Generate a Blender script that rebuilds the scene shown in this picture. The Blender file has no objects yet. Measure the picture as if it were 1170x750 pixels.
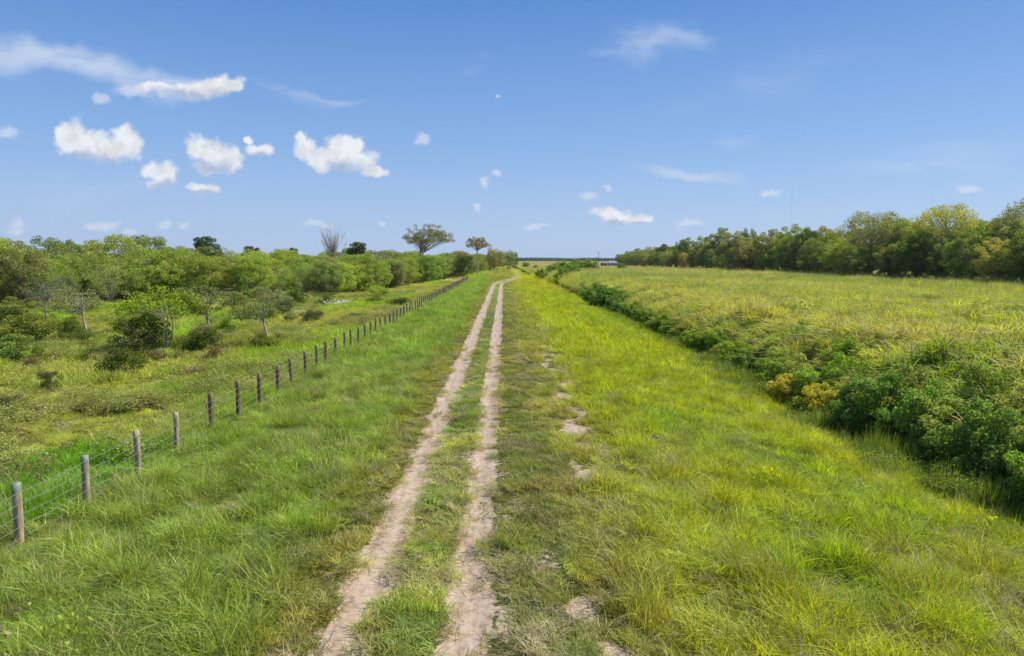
import bpy, math, random
import numpy as np
from mathutils import Vector, Euler, Matrix
random.seed(7); RNG = np.random.default_rng(7)
R = math.radians
scene = bpy.context.scene
COL = scene.collection

# ------------------------------------------------------------------ camera
CAM_H = 5.6; PITCH = math.atan(78.5/780.0); YAW = R(0.66); F = 780.0
cam_d = bpy.data.cameras.new("camera"); cam = bpy.data.objects.new("camera", cam_d); COL.objects.link(cam)
cam_d.sensor_width = 36; cam_d.lens = 24.0; cam_d.clip_start = .1; cam_d.clip_end = 12000
cam.location = (0, 0, CAM_H); cam.rotation_euler = (math.pi/2 - PITCH, 0, -YAW)
scene.camera = cam
CM = Euler((math.pi/2 - PITCH, 0, -YAW)).to_matrix()

def ray(px, py):
    return CM @ Vector((px-585.0, 375.0-py, -F)).normalized()

# ------------------------------------------------------------------ noise
def _hash(ix, iy, seed):
    h = (ix.astype(np.int64)*374761393 + iy.astype(np.int64)*668265263 + seed*1442695041) & 0xffffffff
    h = ((h ^ (h >> 13))*1274126177) & 0xffffffff
    return ((h ^ (h >> 16)) & 0xffff)/65535.0
def vnoise(x, y, s=1.0, seed=0):
    x = np.asarray(x, float)/s + 1000; y = np.asarray(y, float)/s + 1000
    ix = np.floor(x); iy = np.floor(y); fx = x-ix; fy = y-iy
    fx = fx*fx*(3-2*fx); fy = fy*fy*(3-2*fy)
    a = _hash(ix, iy, seed); b = _hash(ix+1, iy, seed); c = _hash(ix, iy+1, seed); d = _hash(ix+1, iy+1, seed)
    return (a*(1-fx)+b*fx)*(1-fy) + (c*(1-fx)+d*fx)*fy
def fbm(x, y, s=1.0, seed=0, o=4):
    t = 0; a = .5; n = 0
    for k in range(o):
        t = t + a*vnoise(x, y, s/2**k, seed+k*17); n += a; a *= .55
    return t/n
def sstep(a, b, x):
    t = np.clip((np.asarray(x, float)-a)/(b-a), 0, 1); return t*t*(3-2*t)

# ------------------------------------------------------------------ terrain
PX = [-400, -60, -14, -10.2, -5.5, -3, 1.5, 4.5, 7.5, 11, 13.6, 15, 16.5, 18.5, 21, 28, 400]
PZ = [-1.1, -.95, -.75, -.45, -.12, 0, 0, -.16, -.62, -1.15, -1.75, -2.15, -2.1, -1.3, -.55, -.3, -.3]
def shift(y):       # the far sideways bend of the dirt track
    return 6.2*sstep(150, 228, y) - 1.6*sstep(300, 470, y)
def H(x, y):
    x = np.asarray(x, float); y = np.asarray(y, float)
    xs = np.linspace(-420, 420, 8401)
    base = np.interp(xs, PX, PZ)
    k = np.hanning(17); k /= k.sum()
    base[10:-10] = np.convolve(base, k, 'same')[10:-10]
    z = np.interp(x, xs, base)
    far = sstep(380, 700, y)
    z = z*(1-far) + (-.3)*far
    rough = sstep(2.2, 5, np.abs(x+1.3))
    z = z + rough*(.16*(fbm(x, y, 5.5, 3)-.5) + .09*(fbm(x, y, 1.3, 9, 2)-.5))
    z = z + .45*(fbm(x, y, 26, 5)-.5)*sstep(11, 22, np.abs(x+1))
    xc = shift(y)
    for xr, w in ((-2.22, .42), (-.58, .36)):
        z = z - .05*np.exp(-((x-xr-xc)/w)**2)
    return z
def h1(x, y): return float(H(np.array([x]), np.array([y]))[0])
def at(px, py, z=None):
    """ground point seen at a photograph pixel"""
    d = ray(px, py); o = Vector((0, 0, CAM_H))
    if z is not None:
        t = (z-CAM_H)/d.z; p = o+d*t; return p
    zz = -.3
    for _ in range(12):
        t = (zz-CAM_H)/d.z; p = o+d*t; zz = h1(p.x, p.y)
    return p
def on_depth(px, Y):
    d = ray(px, 296); return d.x/d.y*Y

# ------------------------------------------------------------------ colour fields (albedo) shared by the soil sheet and the grass
def rut_dist(x, y):
    xc = shift(y)
    wob = .05*(fbm(y, x*0, 5, 31)-.5)*2
    ragged = .40*(fbm(x*1.0, y*.8, .42, 40, 3)-.5) + .16*(fbm(x, y, 2.1, 44, 2)-.5)
    dl = np.abs(x+2.27+.10*sstep(22, 9, y)-xc+wob) - .37 + ragged
    dr = np.abs(x+.58-xc-wob*.6) - .34 + ragged*.8
    return np.minimum(dl, dr)
def bare_patch(x, y):
    m = np.zeros_like(x)
    for cx, cy, rx, ry in ((2.45, 24.5, .5, 6.5), (2.75, 38, .62, 10), (2.2, 17.5, .35, 2.2), (-3.25, 8.9, .3, .8), (3.3, 58, .5, 12), (1.25, 10.2, .3, .7), (-3.1, 12.0, .18, .5), (1.6, 9.1, .3, .5),
                           (-4.2, 18.5, .4, .6), (-6.4, 15.5, .5, .6), (7.4, 13.6, .7, .35), (5.0, 16.8, .35, .8)):
        m = np.maximum(m, 1-((x-cx)/(rx*1.5))**2-((y-cy)/(ry*1.15))**2)
    return sstep(.30, .85, np.clip(m, -1, .55) + 1.7*(fbm(x, y, .75, 61, 3)-.46))
def mix(a, b, t):
    t = np.asarray(t)[..., None]; return a*(1-t)+b*t
def C3(*c): return np.array(c, float)
def grass_colour(x, y):
    n1 = fbm(x, y, 6, 101); n2 = fbm(x, y, 1.6, 102, 3); n3 = fbm(x*.8, y*.25, 9, 103)
    n = x.shape + (3,)
    left = mix(np.broadcast_to(C3(.245, .345, .085), n), C3(.37, .39, .14), sstep(.5, .75, n2*.5+n1*.5))
    left = mix(left, C3(.20, .36, .055), sstep(.52, .68, n1)*.7)
    left = mix(left, C3(.29, .225, .10), sstep(.55, .7, n3)*sstep(-9.5, -4, x)*sstep(45, 20, y)*.65)
    left = mix(left, C3(.31, .27, .115), sstep(-4.6, -3.1, x+ (n2-.5)*1.5)*.6)
    midc = mix(np.broadcast_to(C3(.23, .32, .095), n), C3(.36, .39, .17), sstep(.45, .65, n2))
    rverge = mix(np.broadcast_to(C3(.22, .265, .09), n), C3(.36, .34, .16), sstep(.46, .68, n2*.6+fbm(x*2, y*.5, 2, 104)*.4))
    slope = mix(np.broadcast_to(C3(.355, .425, .022), n), C3(.27, .385, .03), sstep(.48, .72, n1)*.8)
    slope = mix(slope, C3(.45, .455, .03), sstep(.50, .70, n3)*.8)
    slope = mix(slope, C3(.25, .26, .075), sstep(.55, .72, n2*.6+n3*.4)*.6)
    past = mix(np.broadcast_to(C3(.27, .31, .085), n), C3(.31, .30, .115), sstep(.45, .68, n2*.5+n1*.5))
    gp = fbm(x, y*.7, 9, 120, 3)
    past = past*1.28
    past = mix(past, C3(.26, .40, .035), sstep(.54, .66, gp)*.85)
    past = mix(past, C3(.24, .21, .10), sstep(.56, .68, fbm(x, y, 12, 121, 3))*.55)
    dpatch = 1-((x+11.8)/6.2)**2-((y-18.5)/4.5)**2
    past = mix(past, C3(.16, .34, .02), sstep(0, .4, dpatch+.5*(n2-.5)))
    fld = mix(np.broadcast_to(C3(.38, .43, .06), n), C3(.43, .44, .13), sstep(.42, .62, n3))
    fld = mix(fld, C3(.25, .37, .03), sstep(.55, .66, n1))
    far = mix(np.broadcast_to(C3(.38, .31, .12), n), C3(.27, .30, .08), sstep(.42, .62, fbm(x, y, 60, 130)))
    xs = x - shift(y)
    c = left
    c = mix(c, midc, sstep(-2.6, -2.1, xs))
    c = mix(c, rverge, sstep(-.9, -.4, xs))
    c = mix(c, left*1.12, sstep(1.0, 1.7, xs+(n2-.5)*1.2)*.9)
    c = mix(c, slope, sstep(1.5, 4.0, x+(n1-.5)*2.2))
    c = mix(c, slope*.8, sstep(12.2, 13.8, x))
    c = mix(c, fld, sstep(16, 18.5, x))
    c = mix(c, past, sstep(-10.0, -10.7, x+(n2-.5)*.7))
    c = mix(c, mix(far, slope, sstep(12, 6, np.abs(x-6))*.7), sstep(260, 420, y))
    return c*C3(1.36, 1.28, .74)
SOIL = C3(.50, .385, .285)

# ------------------------------------------------------------------ helpers
def tag(o, label=None, cat=None, group=None, kind=None):
    if label: o['label'] = label
    if cat: o['category'] = cat
    if group: o['group'] = group
    if kind: o['kind'] = kind
    return o
def new_mat(name):
    m = bpy.data.materials.new(name); m.use_nodes = True; m.node_tree.nodes.clear(); return m, m.node_tree
def N(nt, t, **kw):
    n = nt.nodes.new(t)
    for k, v in kw.items():
        if k.startswith('i_'):
            key = k[2:]; key = int(key) if key.isdigit() else key
            n.inputs[key].default_value = v
        else: setattr(n, k, v)
    return n
def L(nt, a, b): nt.links.new(a, b)
def mesh_obj(name, verts, faces, mat, parent=None, smooth=False):
    me = bpy.data.meshes.new(name); me.from_pydata([tuple(v) for v in verts], [], faces); me.update()
    if mat: me.materials.append(mat)
    if smooth: me.polygons.foreach_set('use_smooth', [True]*len(me.polygons))
    o = bpy.data.objects.new(name, me); COL.objects.link(o)
    if parent: o.parent = parent
    return o
def np_mesh(name, V, FI, mats, midx=None, attrs=None, smooth=False):
    """V (n,3), FI list of arrays (m,k); attrs name->(m_total,) per-face float"""
    me = bpy.data.meshes.new(name)
    sizes = np.concatenate([np.full(len(f), f.shape[1], np.int32) for f in FI])
    loops = np.concatenate([f.ravel() for f in FI]).astype(np.int32)
    me.vertices.add(len(V)); me.vertices.foreach_set('co', V.astype(np.float32).ravel())
    me.loops.add(len(loops)); me.loops.foreach_set('vertex_index', loops)
    me.polygons.add(len(sizes)); st = np.concatenate([[0], np.cumsum(sizes)[:-1]]).astype(np.int32)
    me.polygons.foreach_set('loop_start', st); me.polygons.foreach_set('loop_total', sizes)
    for m in mats: me.materials.append(m)
    if midx is not None: me.polygons.foreach_set('material_index', midx.astype(np.int32))
    if smooth: me.polygons.foreach_set('use_smooth', np.ones(len(sizes), bool))
    me.update(calc_edges=True)
    for k, v in (attrs or {}).items():
        a = me.attributes.new(k, 'FLOAT', 'FACE'); a.data.foreach_set('value', np.asarray(v, np.float32))
    me.validate()
    return me

# ------------------------------------------------------------------ materials
def leaf_material(name, source, trans=.42, tint=(1, 1, 1), spec=.015, var=.35, hue=.0):
    """source: 'INSTANCER' col attribute, 'OBJECT' object colour or a fixed tuple"""
    m, nt = new_mat(name)
    out = N(nt, 'ShaderNodeOutputMaterial')
    if source == 'INSTANCER':
        c = N(nt, 'ShaderNodeAttribute', attribute_type='INSTANCER', attribute_name='col').outputs['Color']
    elif source == 'OBJECT':
        c = N(nt, 'ShaderNodeObjectInfo').outputs['Color']
    else:
        c = N(nt, 'ShaderNodeRGB'); c.outputs[0].default_value = (*source, 1); c = c.outputs[0]
    lv = N(nt, 'ShaderNodeAttribute', attribute_type='GEOMETRY', attribute_name='lv').outputs['Fac']
    mr = N(nt, 'ShaderNodeMapRange', i_1=0.0, i_2=1.0, i_3=1-var, i_4=1+var); L(nt, lv, mr.inputs[0])
    mul = N(nt, 'ShaderNodeVectorMath', operation='MULTIPLY'); L(nt, c, mul.inputs[0])
    L(nt, mr.outputs[0], mul.inputs[1])
    t = N(nt, 'ShaderNodeVectorMath', operation='MULTIPLY'); t.inputs[1].default_value = tint; L(nt, mul.outputs[0], t.inputs[0])
    # some leaves drier / yellower
    gt = N(nt, 'ShaderNodeMath', operation='FRACT'); m7 = N(nt, 'ShaderNodeMath', operation='MULTIPLY'); m7.inputs[1].default_value = 17.3
    L(nt, lv, m7.inputs[0]); L(nt, m7.outputs[0], gt.inputs[0])
    yl = N(nt, 'ShaderNodeMapRange', i_1=.55, i_2=1.0, i_3=0.0, i_4=.45+hue); L(nt, gt.outputs[0], yl.inputs[0])
    dry = N(nt, 'ShaderNodeVectorMath', operation='MULTIPLY'); dry.inputs[1].default_value = (1.30, 1.12, .95); L(nt, t.outputs[0], dry.inputs[0])
    mx = N(nt, 'ShaderNodeMix', data_type='RGBA'); L(nt, yl.outputs[0], mx.inputs[0]); L(nt, t.outputs[0], mx.inputs[6]); L(nt, dry.outputs[0], mx.inputs[7])
    base = mx.outputs[2]
    d = N(nt, 'ShaderNodeBsdfDiffuse'); L(nt, base, d.inputs['Color'])
    tr = N(nt, 'ShaderNodeBsdfTranslucent')
    tm = N(nt, 'ShaderNodeVectorMath', operation='MULTIPLY'); tm.inputs[1].default_value = (1.15, 1.2, .5); L(nt, base, tm.inputs[0]); L(nt, tm.outputs[0], tr.inputs['Color'])
    ms = N(nt, 'ShaderNodeMixShader'); ms.inputs[0].default_value = trans
    L(nt, d.outputs[0], ms.inputs[1]); L(nt, tr.outputs[0], ms.inputs[2])
    g = N(nt, 'ShaderNodeBsdfGlossy'); g.inputs['Roughness'].default_value = .5; g.inputs['Color'].default_value = (.9, .95, 1, 1)
    m2 = N(nt, 'ShaderNodeMixShader'); m2.inputs[0].default_value = spec
    L(nt, ms.outputs[0], m2.inputs[1]); L(nt, g.outputs[0], m2.inputs[2]); L(nt, m2.outputs[0], out.inputs[0])
    return m
def simple_mat(name, col, rough=.85, noise=.25, scale=6.0, col2=None, metal=0.0, stretch=None, bump=.0):
    m, nt = new_mat(name); out = N(nt, 'ShaderNodeOutputMaterial'); b = N(nt, 'ShaderNodeBsdfPrincipled')
    b.inputs['Roughness'].default_value = rough; b.inputs['Metallic'].default_value = metal
    tc = N(nt, 'ShaderNodeTexCoord'); mp = N(nt, 'ShaderNodeMapping'); L(nt, tc.outputs['Object'], mp.inputs[0])
    if stretch: mp.inputs['Scale'].default_value = stretch
    nz = N(nt, 'ShaderNodeTexNoise'); nz.inputs['Scale'].default_value = scale; nz.inputs['Detail'].default_value = 6; L(nt, mp.outputs[0], nz.inputs['Vector'])
    rp = N(nt, 'ShaderNodeValToRGB'); rp.color_ramp.elements[0].position = .3; rp.color_ramp.elements[1].position = .7
    c2 = col2 or tuple(min(1, c*(1+noise)) for c in col)
    rp.color_ramp.elements[0].color = (*[c*(1-noise) for c in col], 1); rp.color_ramp.elements[1].color = (*c2, 1)
    L(nt, nz.outputs['Fac'], rp.inputs[0]); L(nt, rp.outputs[0], b.inputs['Base Color'])
    if bump:
        bp = N(nt, 'ShaderNodeBump'); bp.inputs['Strength'].default_value = bump; bp.inputs['Distance'].default_value = .02
        L(nt, nz.outputs['Fac'], bp.inputs['Height']); L(nt, bp.outputs[0], b.inputs['Normal'])
    L(nt, b.outputs[0], out.inputs[0]); return m

M_GRASS = leaf_material('grass_blade', 'INSTANCER', trans=.45, var=.42, spec=.022)
M_STRAW = leaf_material('seed_head', (.58, .50, .25), trans=.25, var=.3, spec=.0)
M_LEAF = leaf_material('tree_leaf', 'OBJECT', trans=.42, var=.45, spec=.012, hue=-.2)
M_WHITE = leaf_material('white_petal', (.78, .78, .72), trans=.2, var=.1, spec=0, hue=-.45)
M_YEL = leaf_material('yellow_petal', (.75, .52, .02), trans=.2, var=.1, spec=0, hue=-.45)
M_BARK = simple_mat('grey_bark', (.27, .23, .17), scale=9, noise=.4, stretch=(1, 1, .25))
M_PALE = simple_mat('pale_bark', (.40, .36, .29), scale=9, noise=.3, stretch=(1, 1, .25))
M_DARKB = simple_mat('dark_bark', (.10, .08, .06), scale=9, noise=.4, stretch=(1, 1, .25))

def soil_material():
    m, nt = new_mat('soil_and_turf'); out = N(nt, 'ShaderNodeOutputMaterial'); b = N(nt, 'ShaderNodeBsdfPrincipled'); b.inputs['Roughness'].default_value = .95
    b.inputs['Specular IOR Level'].default_value = .15
    col = N(nt, 'ShaderNodeAttribute', attribute_name='turf').outputs['Color']
    bare = N(nt, 'ShaderNodeAttribute', attribute_name='bare').outputs['Fac']
    geo = N(nt, 'ShaderNodeNewGeometry')
    nz = N(nt, 'ShaderNodeTexNoise'); nz.inputs['Scale'].default_value = 7; nz.inputs['Detail'].default_value = 9; nz.inputs['Roughness'].default_value = .62; L(nt, geo.outputs['Position'], nz.inputs['Vector'])
    nb = N(nt, 'ShaderNodeTexNoise'); nb.inputs['Scale'].default_value = .9; nb.inputs['Detail'].default_value = 8; nb.inputs['Roughness'].default_value = .68
    mpn = N(nt, 'ShaderNodeMapping'); mpn.inputs['Scale'].default_value = (5.5, .8, 1); L(nt, geo.outputs['Position'], mpn.inputs[0]); L(nt, mpn.outputs[0], nb.inputs['Vector'])
    # track soil
    rp = N(nt, 'ShaderNodeValToRGB'); e = rp.color_ramp.elements; e[0].position = .36; e[1].position = .66
    e[0].color = (.22, .15, .095, 1); e[1].color = (.56, .445, .33, 1); k = rp.color_ramp.elements.new(.5); k.color = (.43, .32, .23, 1)
    av = N(nt, 'ShaderNodeMath', operation='ADD'); L(nt, nz.outputs['Fac'], av.inputs[0]); L(nt, nb.outputs['Fac'], av.inputs[1])
    hv = N(nt, 'ShaderNodeMath', operation='MULTIPLY'); hv.inputs[1].default_value = .5; L(nt, av.outputs[0], hv.inputs[0]); L(nt, hv.outputs[0], rp.inputs[0])
    # pebbles
    vo = N(nt, 'ShaderNodeTexVoronoi'); vo.inputs['Scale'].default_value = 16; L(nt, geo.outputs['Position'], vo.inputs['Vector'])
    peb = N(nt, 'ShaderNodeMath', operation='LESS_THAN'); peb.inputs[1].default_value = .13; L(nt, vo.outputs['Distance'], peb.inputs[0])
    pc = N(nt, 'ShaderNodeMix', data_type='RGBA'); pc.inputs[7].default_value = (.62, .55, .46, 1); L(nt, rp.outputs[0], pc.inputs[6])
    pm = N(nt, 'ShaderNodeMath', operation='MULTIPLY'); pm.inputs[1].default_value = .55; L(nt, peb.outputs[0], pm.inputs[0]); L(nt, pm.outputs[0], pc.inputs[0])
    # turf floor: mottled thatch, its dark tone also painting shade between blades
    tv = N(nt, 'ShaderNodeMapRange', i_1=.3, i_2=.7, i_3=.42, i_4=1.12); L(nt, nz.outputs['Fac'], tv.inputs[0])
    tc = N(nt, 'ShaderNodeVectorMath', operation='MULTIPLY'); L(nt, col, tc.inputs[0]); L(nt, tv.outputs[0], tc.inputs[1])
    # ragged threshold on bare
    s = N(nt, 'ShaderNodeMath', operation='ADD'); L(nt, bare, s.inputs[0])
    q = N(nt, 'ShaderNodeMapRange', i_1=.25, i_2=.75, i_3=-.35, i_4=.35); L(nt, nz.outputs['Fac'], q.inputs[0]); L(nt, q.outputs[0], s.inputs[1])
    th = N(nt, 'ShaderNodeMapRange', i_1=.35, i_2=.62); L(nt, s.outputs[0], th.inputs[0])
    mx = N(nt, 'ShaderNodeMix', data_type='RGBA'); L(nt, th.outputs[0], mx.inputs[0]); L(nt, tc.outputs[0], mx.inputs[6]); L(nt, pc.outputs[2], mx.inputs[7])
    L(nt, mx.outputs[2], b.inputs['Base Color'])
    bp = N(nt, 'ShaderNodeBump'); bp.inputs['Strength'].default_value = .8; bp.inputs['Distance'].default_value = .045; L(nt, hv.outputs[0], bp.inputs['Height']); L(nt, bp.outputs[0], b.inputs['Normal'])
    L(nt, b.outputs[0], out.inputs[0]); return m

# ------------------------------------------------------------------ ground sheet
def build_ground():
    xs = [0.0]
    core = list(np.arange(-6, 9.01, .09))
    r = [9.0]; d = .11
    while r[-1] < 3300: r.append(r[-1]+d); d = min(d*1.035, 160)
    l = [-6.0]; d = .11
    while l[-1] > -3300: l.append(l[-1]-d); d = min(d*1.035, 160)
    xs = np.array(l[::-1][:-1] + core + r[1:])
    ys = [-12.0]; 
    while ys[-1] < 9: ys.append(ys[-1]+.4)
    while ys[-1] < 3500: ys.append(ys[-1]+max(.085, ys[-1]*.0085))
    ys = np.array(ys)
    X, Y = np.meshgrid(xs, ys)
    Z = H(X, Y)
    V = np.stack([X, Y, Z], -1).reshape(-1, 3)
    nx, ny = len(xs), len(ys)
    i = np.arange((ny-1)*(nx-1)); r_ = i//(nx-1); c_ = i % (nx-1); a = r_*nx+c_
    Fq = np.stack([a, a+1, a+nx+1, a+nx], -1)
    me = np_mesh('ground', V, [Fq], [soil_material()], smooth=True)
    x, y = V[:, 0], V[:, 1]
    c = grass_colour(x, y)
    fl = np.where((x > -9.9) & (x < 15), 1, 1)
    c = c*.74
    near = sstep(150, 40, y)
    c = c*(1-.58*near)[:, None]  # nearby thatch darkened, shadow among the grass put into its colour
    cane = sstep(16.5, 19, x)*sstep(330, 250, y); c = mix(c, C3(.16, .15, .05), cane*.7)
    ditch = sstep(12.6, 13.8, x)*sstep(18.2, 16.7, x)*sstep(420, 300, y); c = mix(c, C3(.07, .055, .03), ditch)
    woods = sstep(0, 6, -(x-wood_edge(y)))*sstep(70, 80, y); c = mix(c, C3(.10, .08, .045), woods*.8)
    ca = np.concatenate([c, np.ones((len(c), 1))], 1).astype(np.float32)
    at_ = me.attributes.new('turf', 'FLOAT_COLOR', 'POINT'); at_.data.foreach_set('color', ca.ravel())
    b = sstep(.20, -.14, rut_dist(x, y))*sstep(640, 480, y)
    b = np.maximum(b, bare_patch(x, y)*.70)
    b = np.maximum(b, .42*sstep(.55, .7, fbm(x, y, .7, 71, 3))*sstep(-4.4, -3.0, x)*sstep(3.4, 1, x))
    ab = me.attributes.new('bare', 'FLOAT', 'POINT'); ab.data.foreach_set('value', b.astype(np.float32))
    o = bpy.data.objects.new('ground', me); COL.objects.link(o); tag(o, kind='structure'); return o

# front edge of the left wood, x as a function of y
WY = [60, 80, 92, 108, 122, 150, 185, 205, 214, 240, 330, 420, 700]
WX = [-130, -92, -72, -50, -31, -25, -20.5, -21, -19, -15, -9.5, -7, -4]
def wood_edge(y): return np.interp(y, WY, WX)

# ------------------------------------------------------------------ grass prototypes
def blades(n, rad, h, w, bend, seed, segs=3, spread=1.0, hv=.35, flat=.0):
    """curved tapered strips"""
    g = np.random.default_rng(seed)
    r = rad*np.sqrt(g.random(n)); a = g.random(n)*6.283
    bx, by = r*np.cos(a), r*np.sin(a)
    yaw = g.random(n)*6.283
    hh = h*(1-hv+2*hv*g.random(n)); bb = bend*(.3+1.2*g.random(n))
    lean = (.12+.35*g.random(n))*spread
    dx, dy = np.cos(yaw), np.sin(yaw)
    sx, sy = -dy, dx
    tw = g.random(n)*1.2-.6
    V = []; 
    for s in range(segs+1):
        t = s/segs
        out = hh*(lean*t + bb*t*t)
        up = hh*(t*(1-flat) - .55*bb*t*t)
        ww = w*.5*(1-t)**.7*(1.0 if s else .8)*(.7+.6*((g.random(n) if s == 0 else .5)))
        cx, cy, cz = bx+dx*out, by+dy*out, up-.03
        ox = sx*np.cos(tw)*ww; oy = sy*np.cos(tw)*ww; oz = np.sin(tw)*ww
        if s == segs: V.append(np.stack([cx, cy, cz], -1)[:, None])
        else: V.append(np.stack([np.stack([cx-ox, cy-oy, cz-oz], -1), np.stack([cx+ox, cy+oy, cz+oz], -1)], 1))
    V = np.concatenate(V, 1); k = V.shape[1]; base = (np.arange(n)*k)[:, None]
    Q = np.concatenate([base+np.array([2*s, 2*s+1, 2*s+3, 2*s+2])[None] for s in range(segs-1)], 0)
    T = base+np.array([2*segs-2, 2*segs-1, 2*segs])[None]
    lv = g.random(n)
    return V.reshape(-1, 3), Q, T, np.concatenate([np.tile(lv, segs-1), lv])
def leaf_cards(P, size, seed, asp=.5, upbias=.5, sv=.4):
    """diamond leaves at P (n,3)"""
    g = np.random.default_rng(seed); n = len(P)
    nrm = g.normal(size=(n, 3)); nrm[:, 2] = np.abs(nrm[:, 2])+upbias; nrm /= np.linalg.norm(nrm, axis=1)[:, None]
    t = g.normal(size=(n, 3)); t -= nrm*(t*nrm).sum(1)[:, None]; t /= np.linalg.norm(t, axis=1)[:, None]
    b = np.cross(nrm, t); s = (size*(1-sv+2*sv*g.random(n)))[:, None]
    fold = nrm*s*.10
    V = np.stack([P-t*s*.5, P+b*s*asp*.5+fold, P+t*s*.5, P-b*s*asp*.5+fold], 1).reshape(-1, 3)
    Q = (np.arange(n)*4)[:, None]+np.array([0, 1, 2, 3])[None]
    return V, Q, g.random(n)
class MB:
    def __init__(s): s.V = []; s.Q = []; s.T = []; s.lq = []; s.lt = []; s.mq = []; s.mt = []; s.n = 0
    def add(s, V, Q=None, T=None, lq=None, lt=None, m=0):
        if Q is not None and len(Q): s.Q.append(Q+s.n); s.lq.append(lq if lq is not None else np.full(len(Q), .5)); s.mq.append(np.full(len(Q), m))
        if T is not None and len(T): s.T.append(T+s.n); s.lt.append(lt if lt is not None else np.full(len(T), .5)); s.mt.append(np.full(len(T), m))
        s.V.append(V); s.n += len(V)
    def blades(s, *a, m=0, off=None, **k):
        V, Q, T, lv = blades(*a, **k)
        if off is not None: V = V+np.array(off)
        s.add(V, Q, T, lv[:len(Q)], lv[len(Q):], m)
    def cards(s, P, *a, m=0, **k):
        V, Q, lv = leaf_cards(P, *a, **k); s.add(V, Q, None, lv, None, m)
    def tube(s, pts, rads, sides=6, m=0):
        pts = [Vector(p) for p in pts]; V = []
        up = Vector((0, 0, 1))
        for i, p in enumerate(pts):
            d = (pts[min(i+1, len(pts)-1)]-pts[max(i-1, 0)]).normalized()
            a = d.orthogonal().normalized() if abs(d.z) < .99 else Vector((1, 0, 0))
            a = (Vector((1, 0, 0))-d*d.x); a = a.normalized() if a.length > .1 else d.orthogonal().normalized()
            b = d.cross(a)
            for k in range(sides):
                t = 2*math.pi*k/sides; V.append(p+(a*math.cos(t)+b*math.sin(t))*rads[i])
        Q = [(i*sides+k, i*sides+(k+1) % sides, (i+1)*sides+(k+1) % sides, (i+1)*sides+k) for i in range(len(pts)-1) for k in range(sides)]
        s.add(np.array([tuple(v) for v in V]), np.array(Q), None, m=m)
    def mesh(s, name, mats, smooth=False):
        FI = []; lv = []; mi = []
        if s.Q: FI.append(np.concatenate(s.Q)); lv += s.lq; mi += s.mq
        if s.T: FI.append(np.concatenate(s.T)); lv += s.lt; mi += s.mt
        return np_mesh(name, np.concatenate(s.V), FI, mats, midx=np.concatenate(mi), attrs={'lv': np.concatenate(lv)}, smooth=smooth)

def proto_collection(name, meshes):
    c = bpy.data.collections.new(name)
    for i, me in enumerate(meshes):
        o = bpy.data.objects.new('%s_%02d' % (name, i), me); c.objects.link(o)
    return c
def scatter(name, coll, pts, rot, scl, idx, col, label, cat):
    me = bpy.data.meshes.new(name); n = len(pts)
    me.vertices.add(n); me.vertices.foreach_set('co', pts.astype(np.float32).ravel())
    for nm, ty, v, f in (('rot', 'FLOAT_VECTOR', rot, 'vector'), ('scl', 'FLOAT_VECTOR', scl, 'vector'), ('idx', 'INT', idx, 'value')):
        a = me.attributes.new(nm, ty, 'POINT'); a.data.foreach_set(f, (v.astype(np.int32) if ty == 'INT' else v.astype(np.float32)).ravel())
    a = me.attributes.new('col', 'FLOAT_COLOR', 'POINT'); a.data.foreach_set('color', np.concatenate([col, np.ones((n, 1))], 1).astype(np.float32).ravel())
    o = bpy.data.objects.new(name, me); COL.objects.link(o); tag(o, label, cat, kind='stuff')
    ng = bpy.data.node_groups.new(name, 'GeometryNodeTree')
    ng.interface.new_socket('Geometry', in_out='INPUT', socket_type='NodeSocketGeometry'); ng.interface.new_socket('Geometry', in_out='OUTPUT', socket_type='NodeSocketGeometry')
    gi = ng.nodes.new('NodeGroupInput'); go = ng.nodes.new('NodeGroupOutput'); ip = ng.nodes.new('GeometryNodeInstanceOnPoints')
    ci = ng.nodes.new('GeometryNodeCollectionInfo'); ci.inputs['Collection'].default_value = coll; ci.inputs['Separate Children'].default_value = True; ci.inputs['Reset Children'].default_value = True
    def na(nm, ty):
        q = ng.nodes.new('GeometryNodeInputNamedAttribute'); q.data_type = ty; q.inputs['Name'].default_value = nm; return q.outputs['Attribute']
    er = ng.nodes.new('FunctionNodeEulerToRotation')
    k = ng.links.new
    k(gi.outputs[0], ip.inputs['Points']); k(ci.outputs[0], ip.inputs['Instance']); ip.inputs['Pick Instance'].default_value = True
    k(na('idx', 'INT'), ip.inputs['Instance Index']); k(na('rot', 'FLOAT_VECTOR'), er.inputs[0]); k(er.outputs[0], ip.inputs['Rotation']); k(na('scl', 'FLOAT_VECTOR'), ip.inputs['Scale'])
    k(ip.outputs[0], go.inputs[0])
    md = o.modifiers.new('scatter', 'NODES'); md.node_group = ng
    return o

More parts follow.
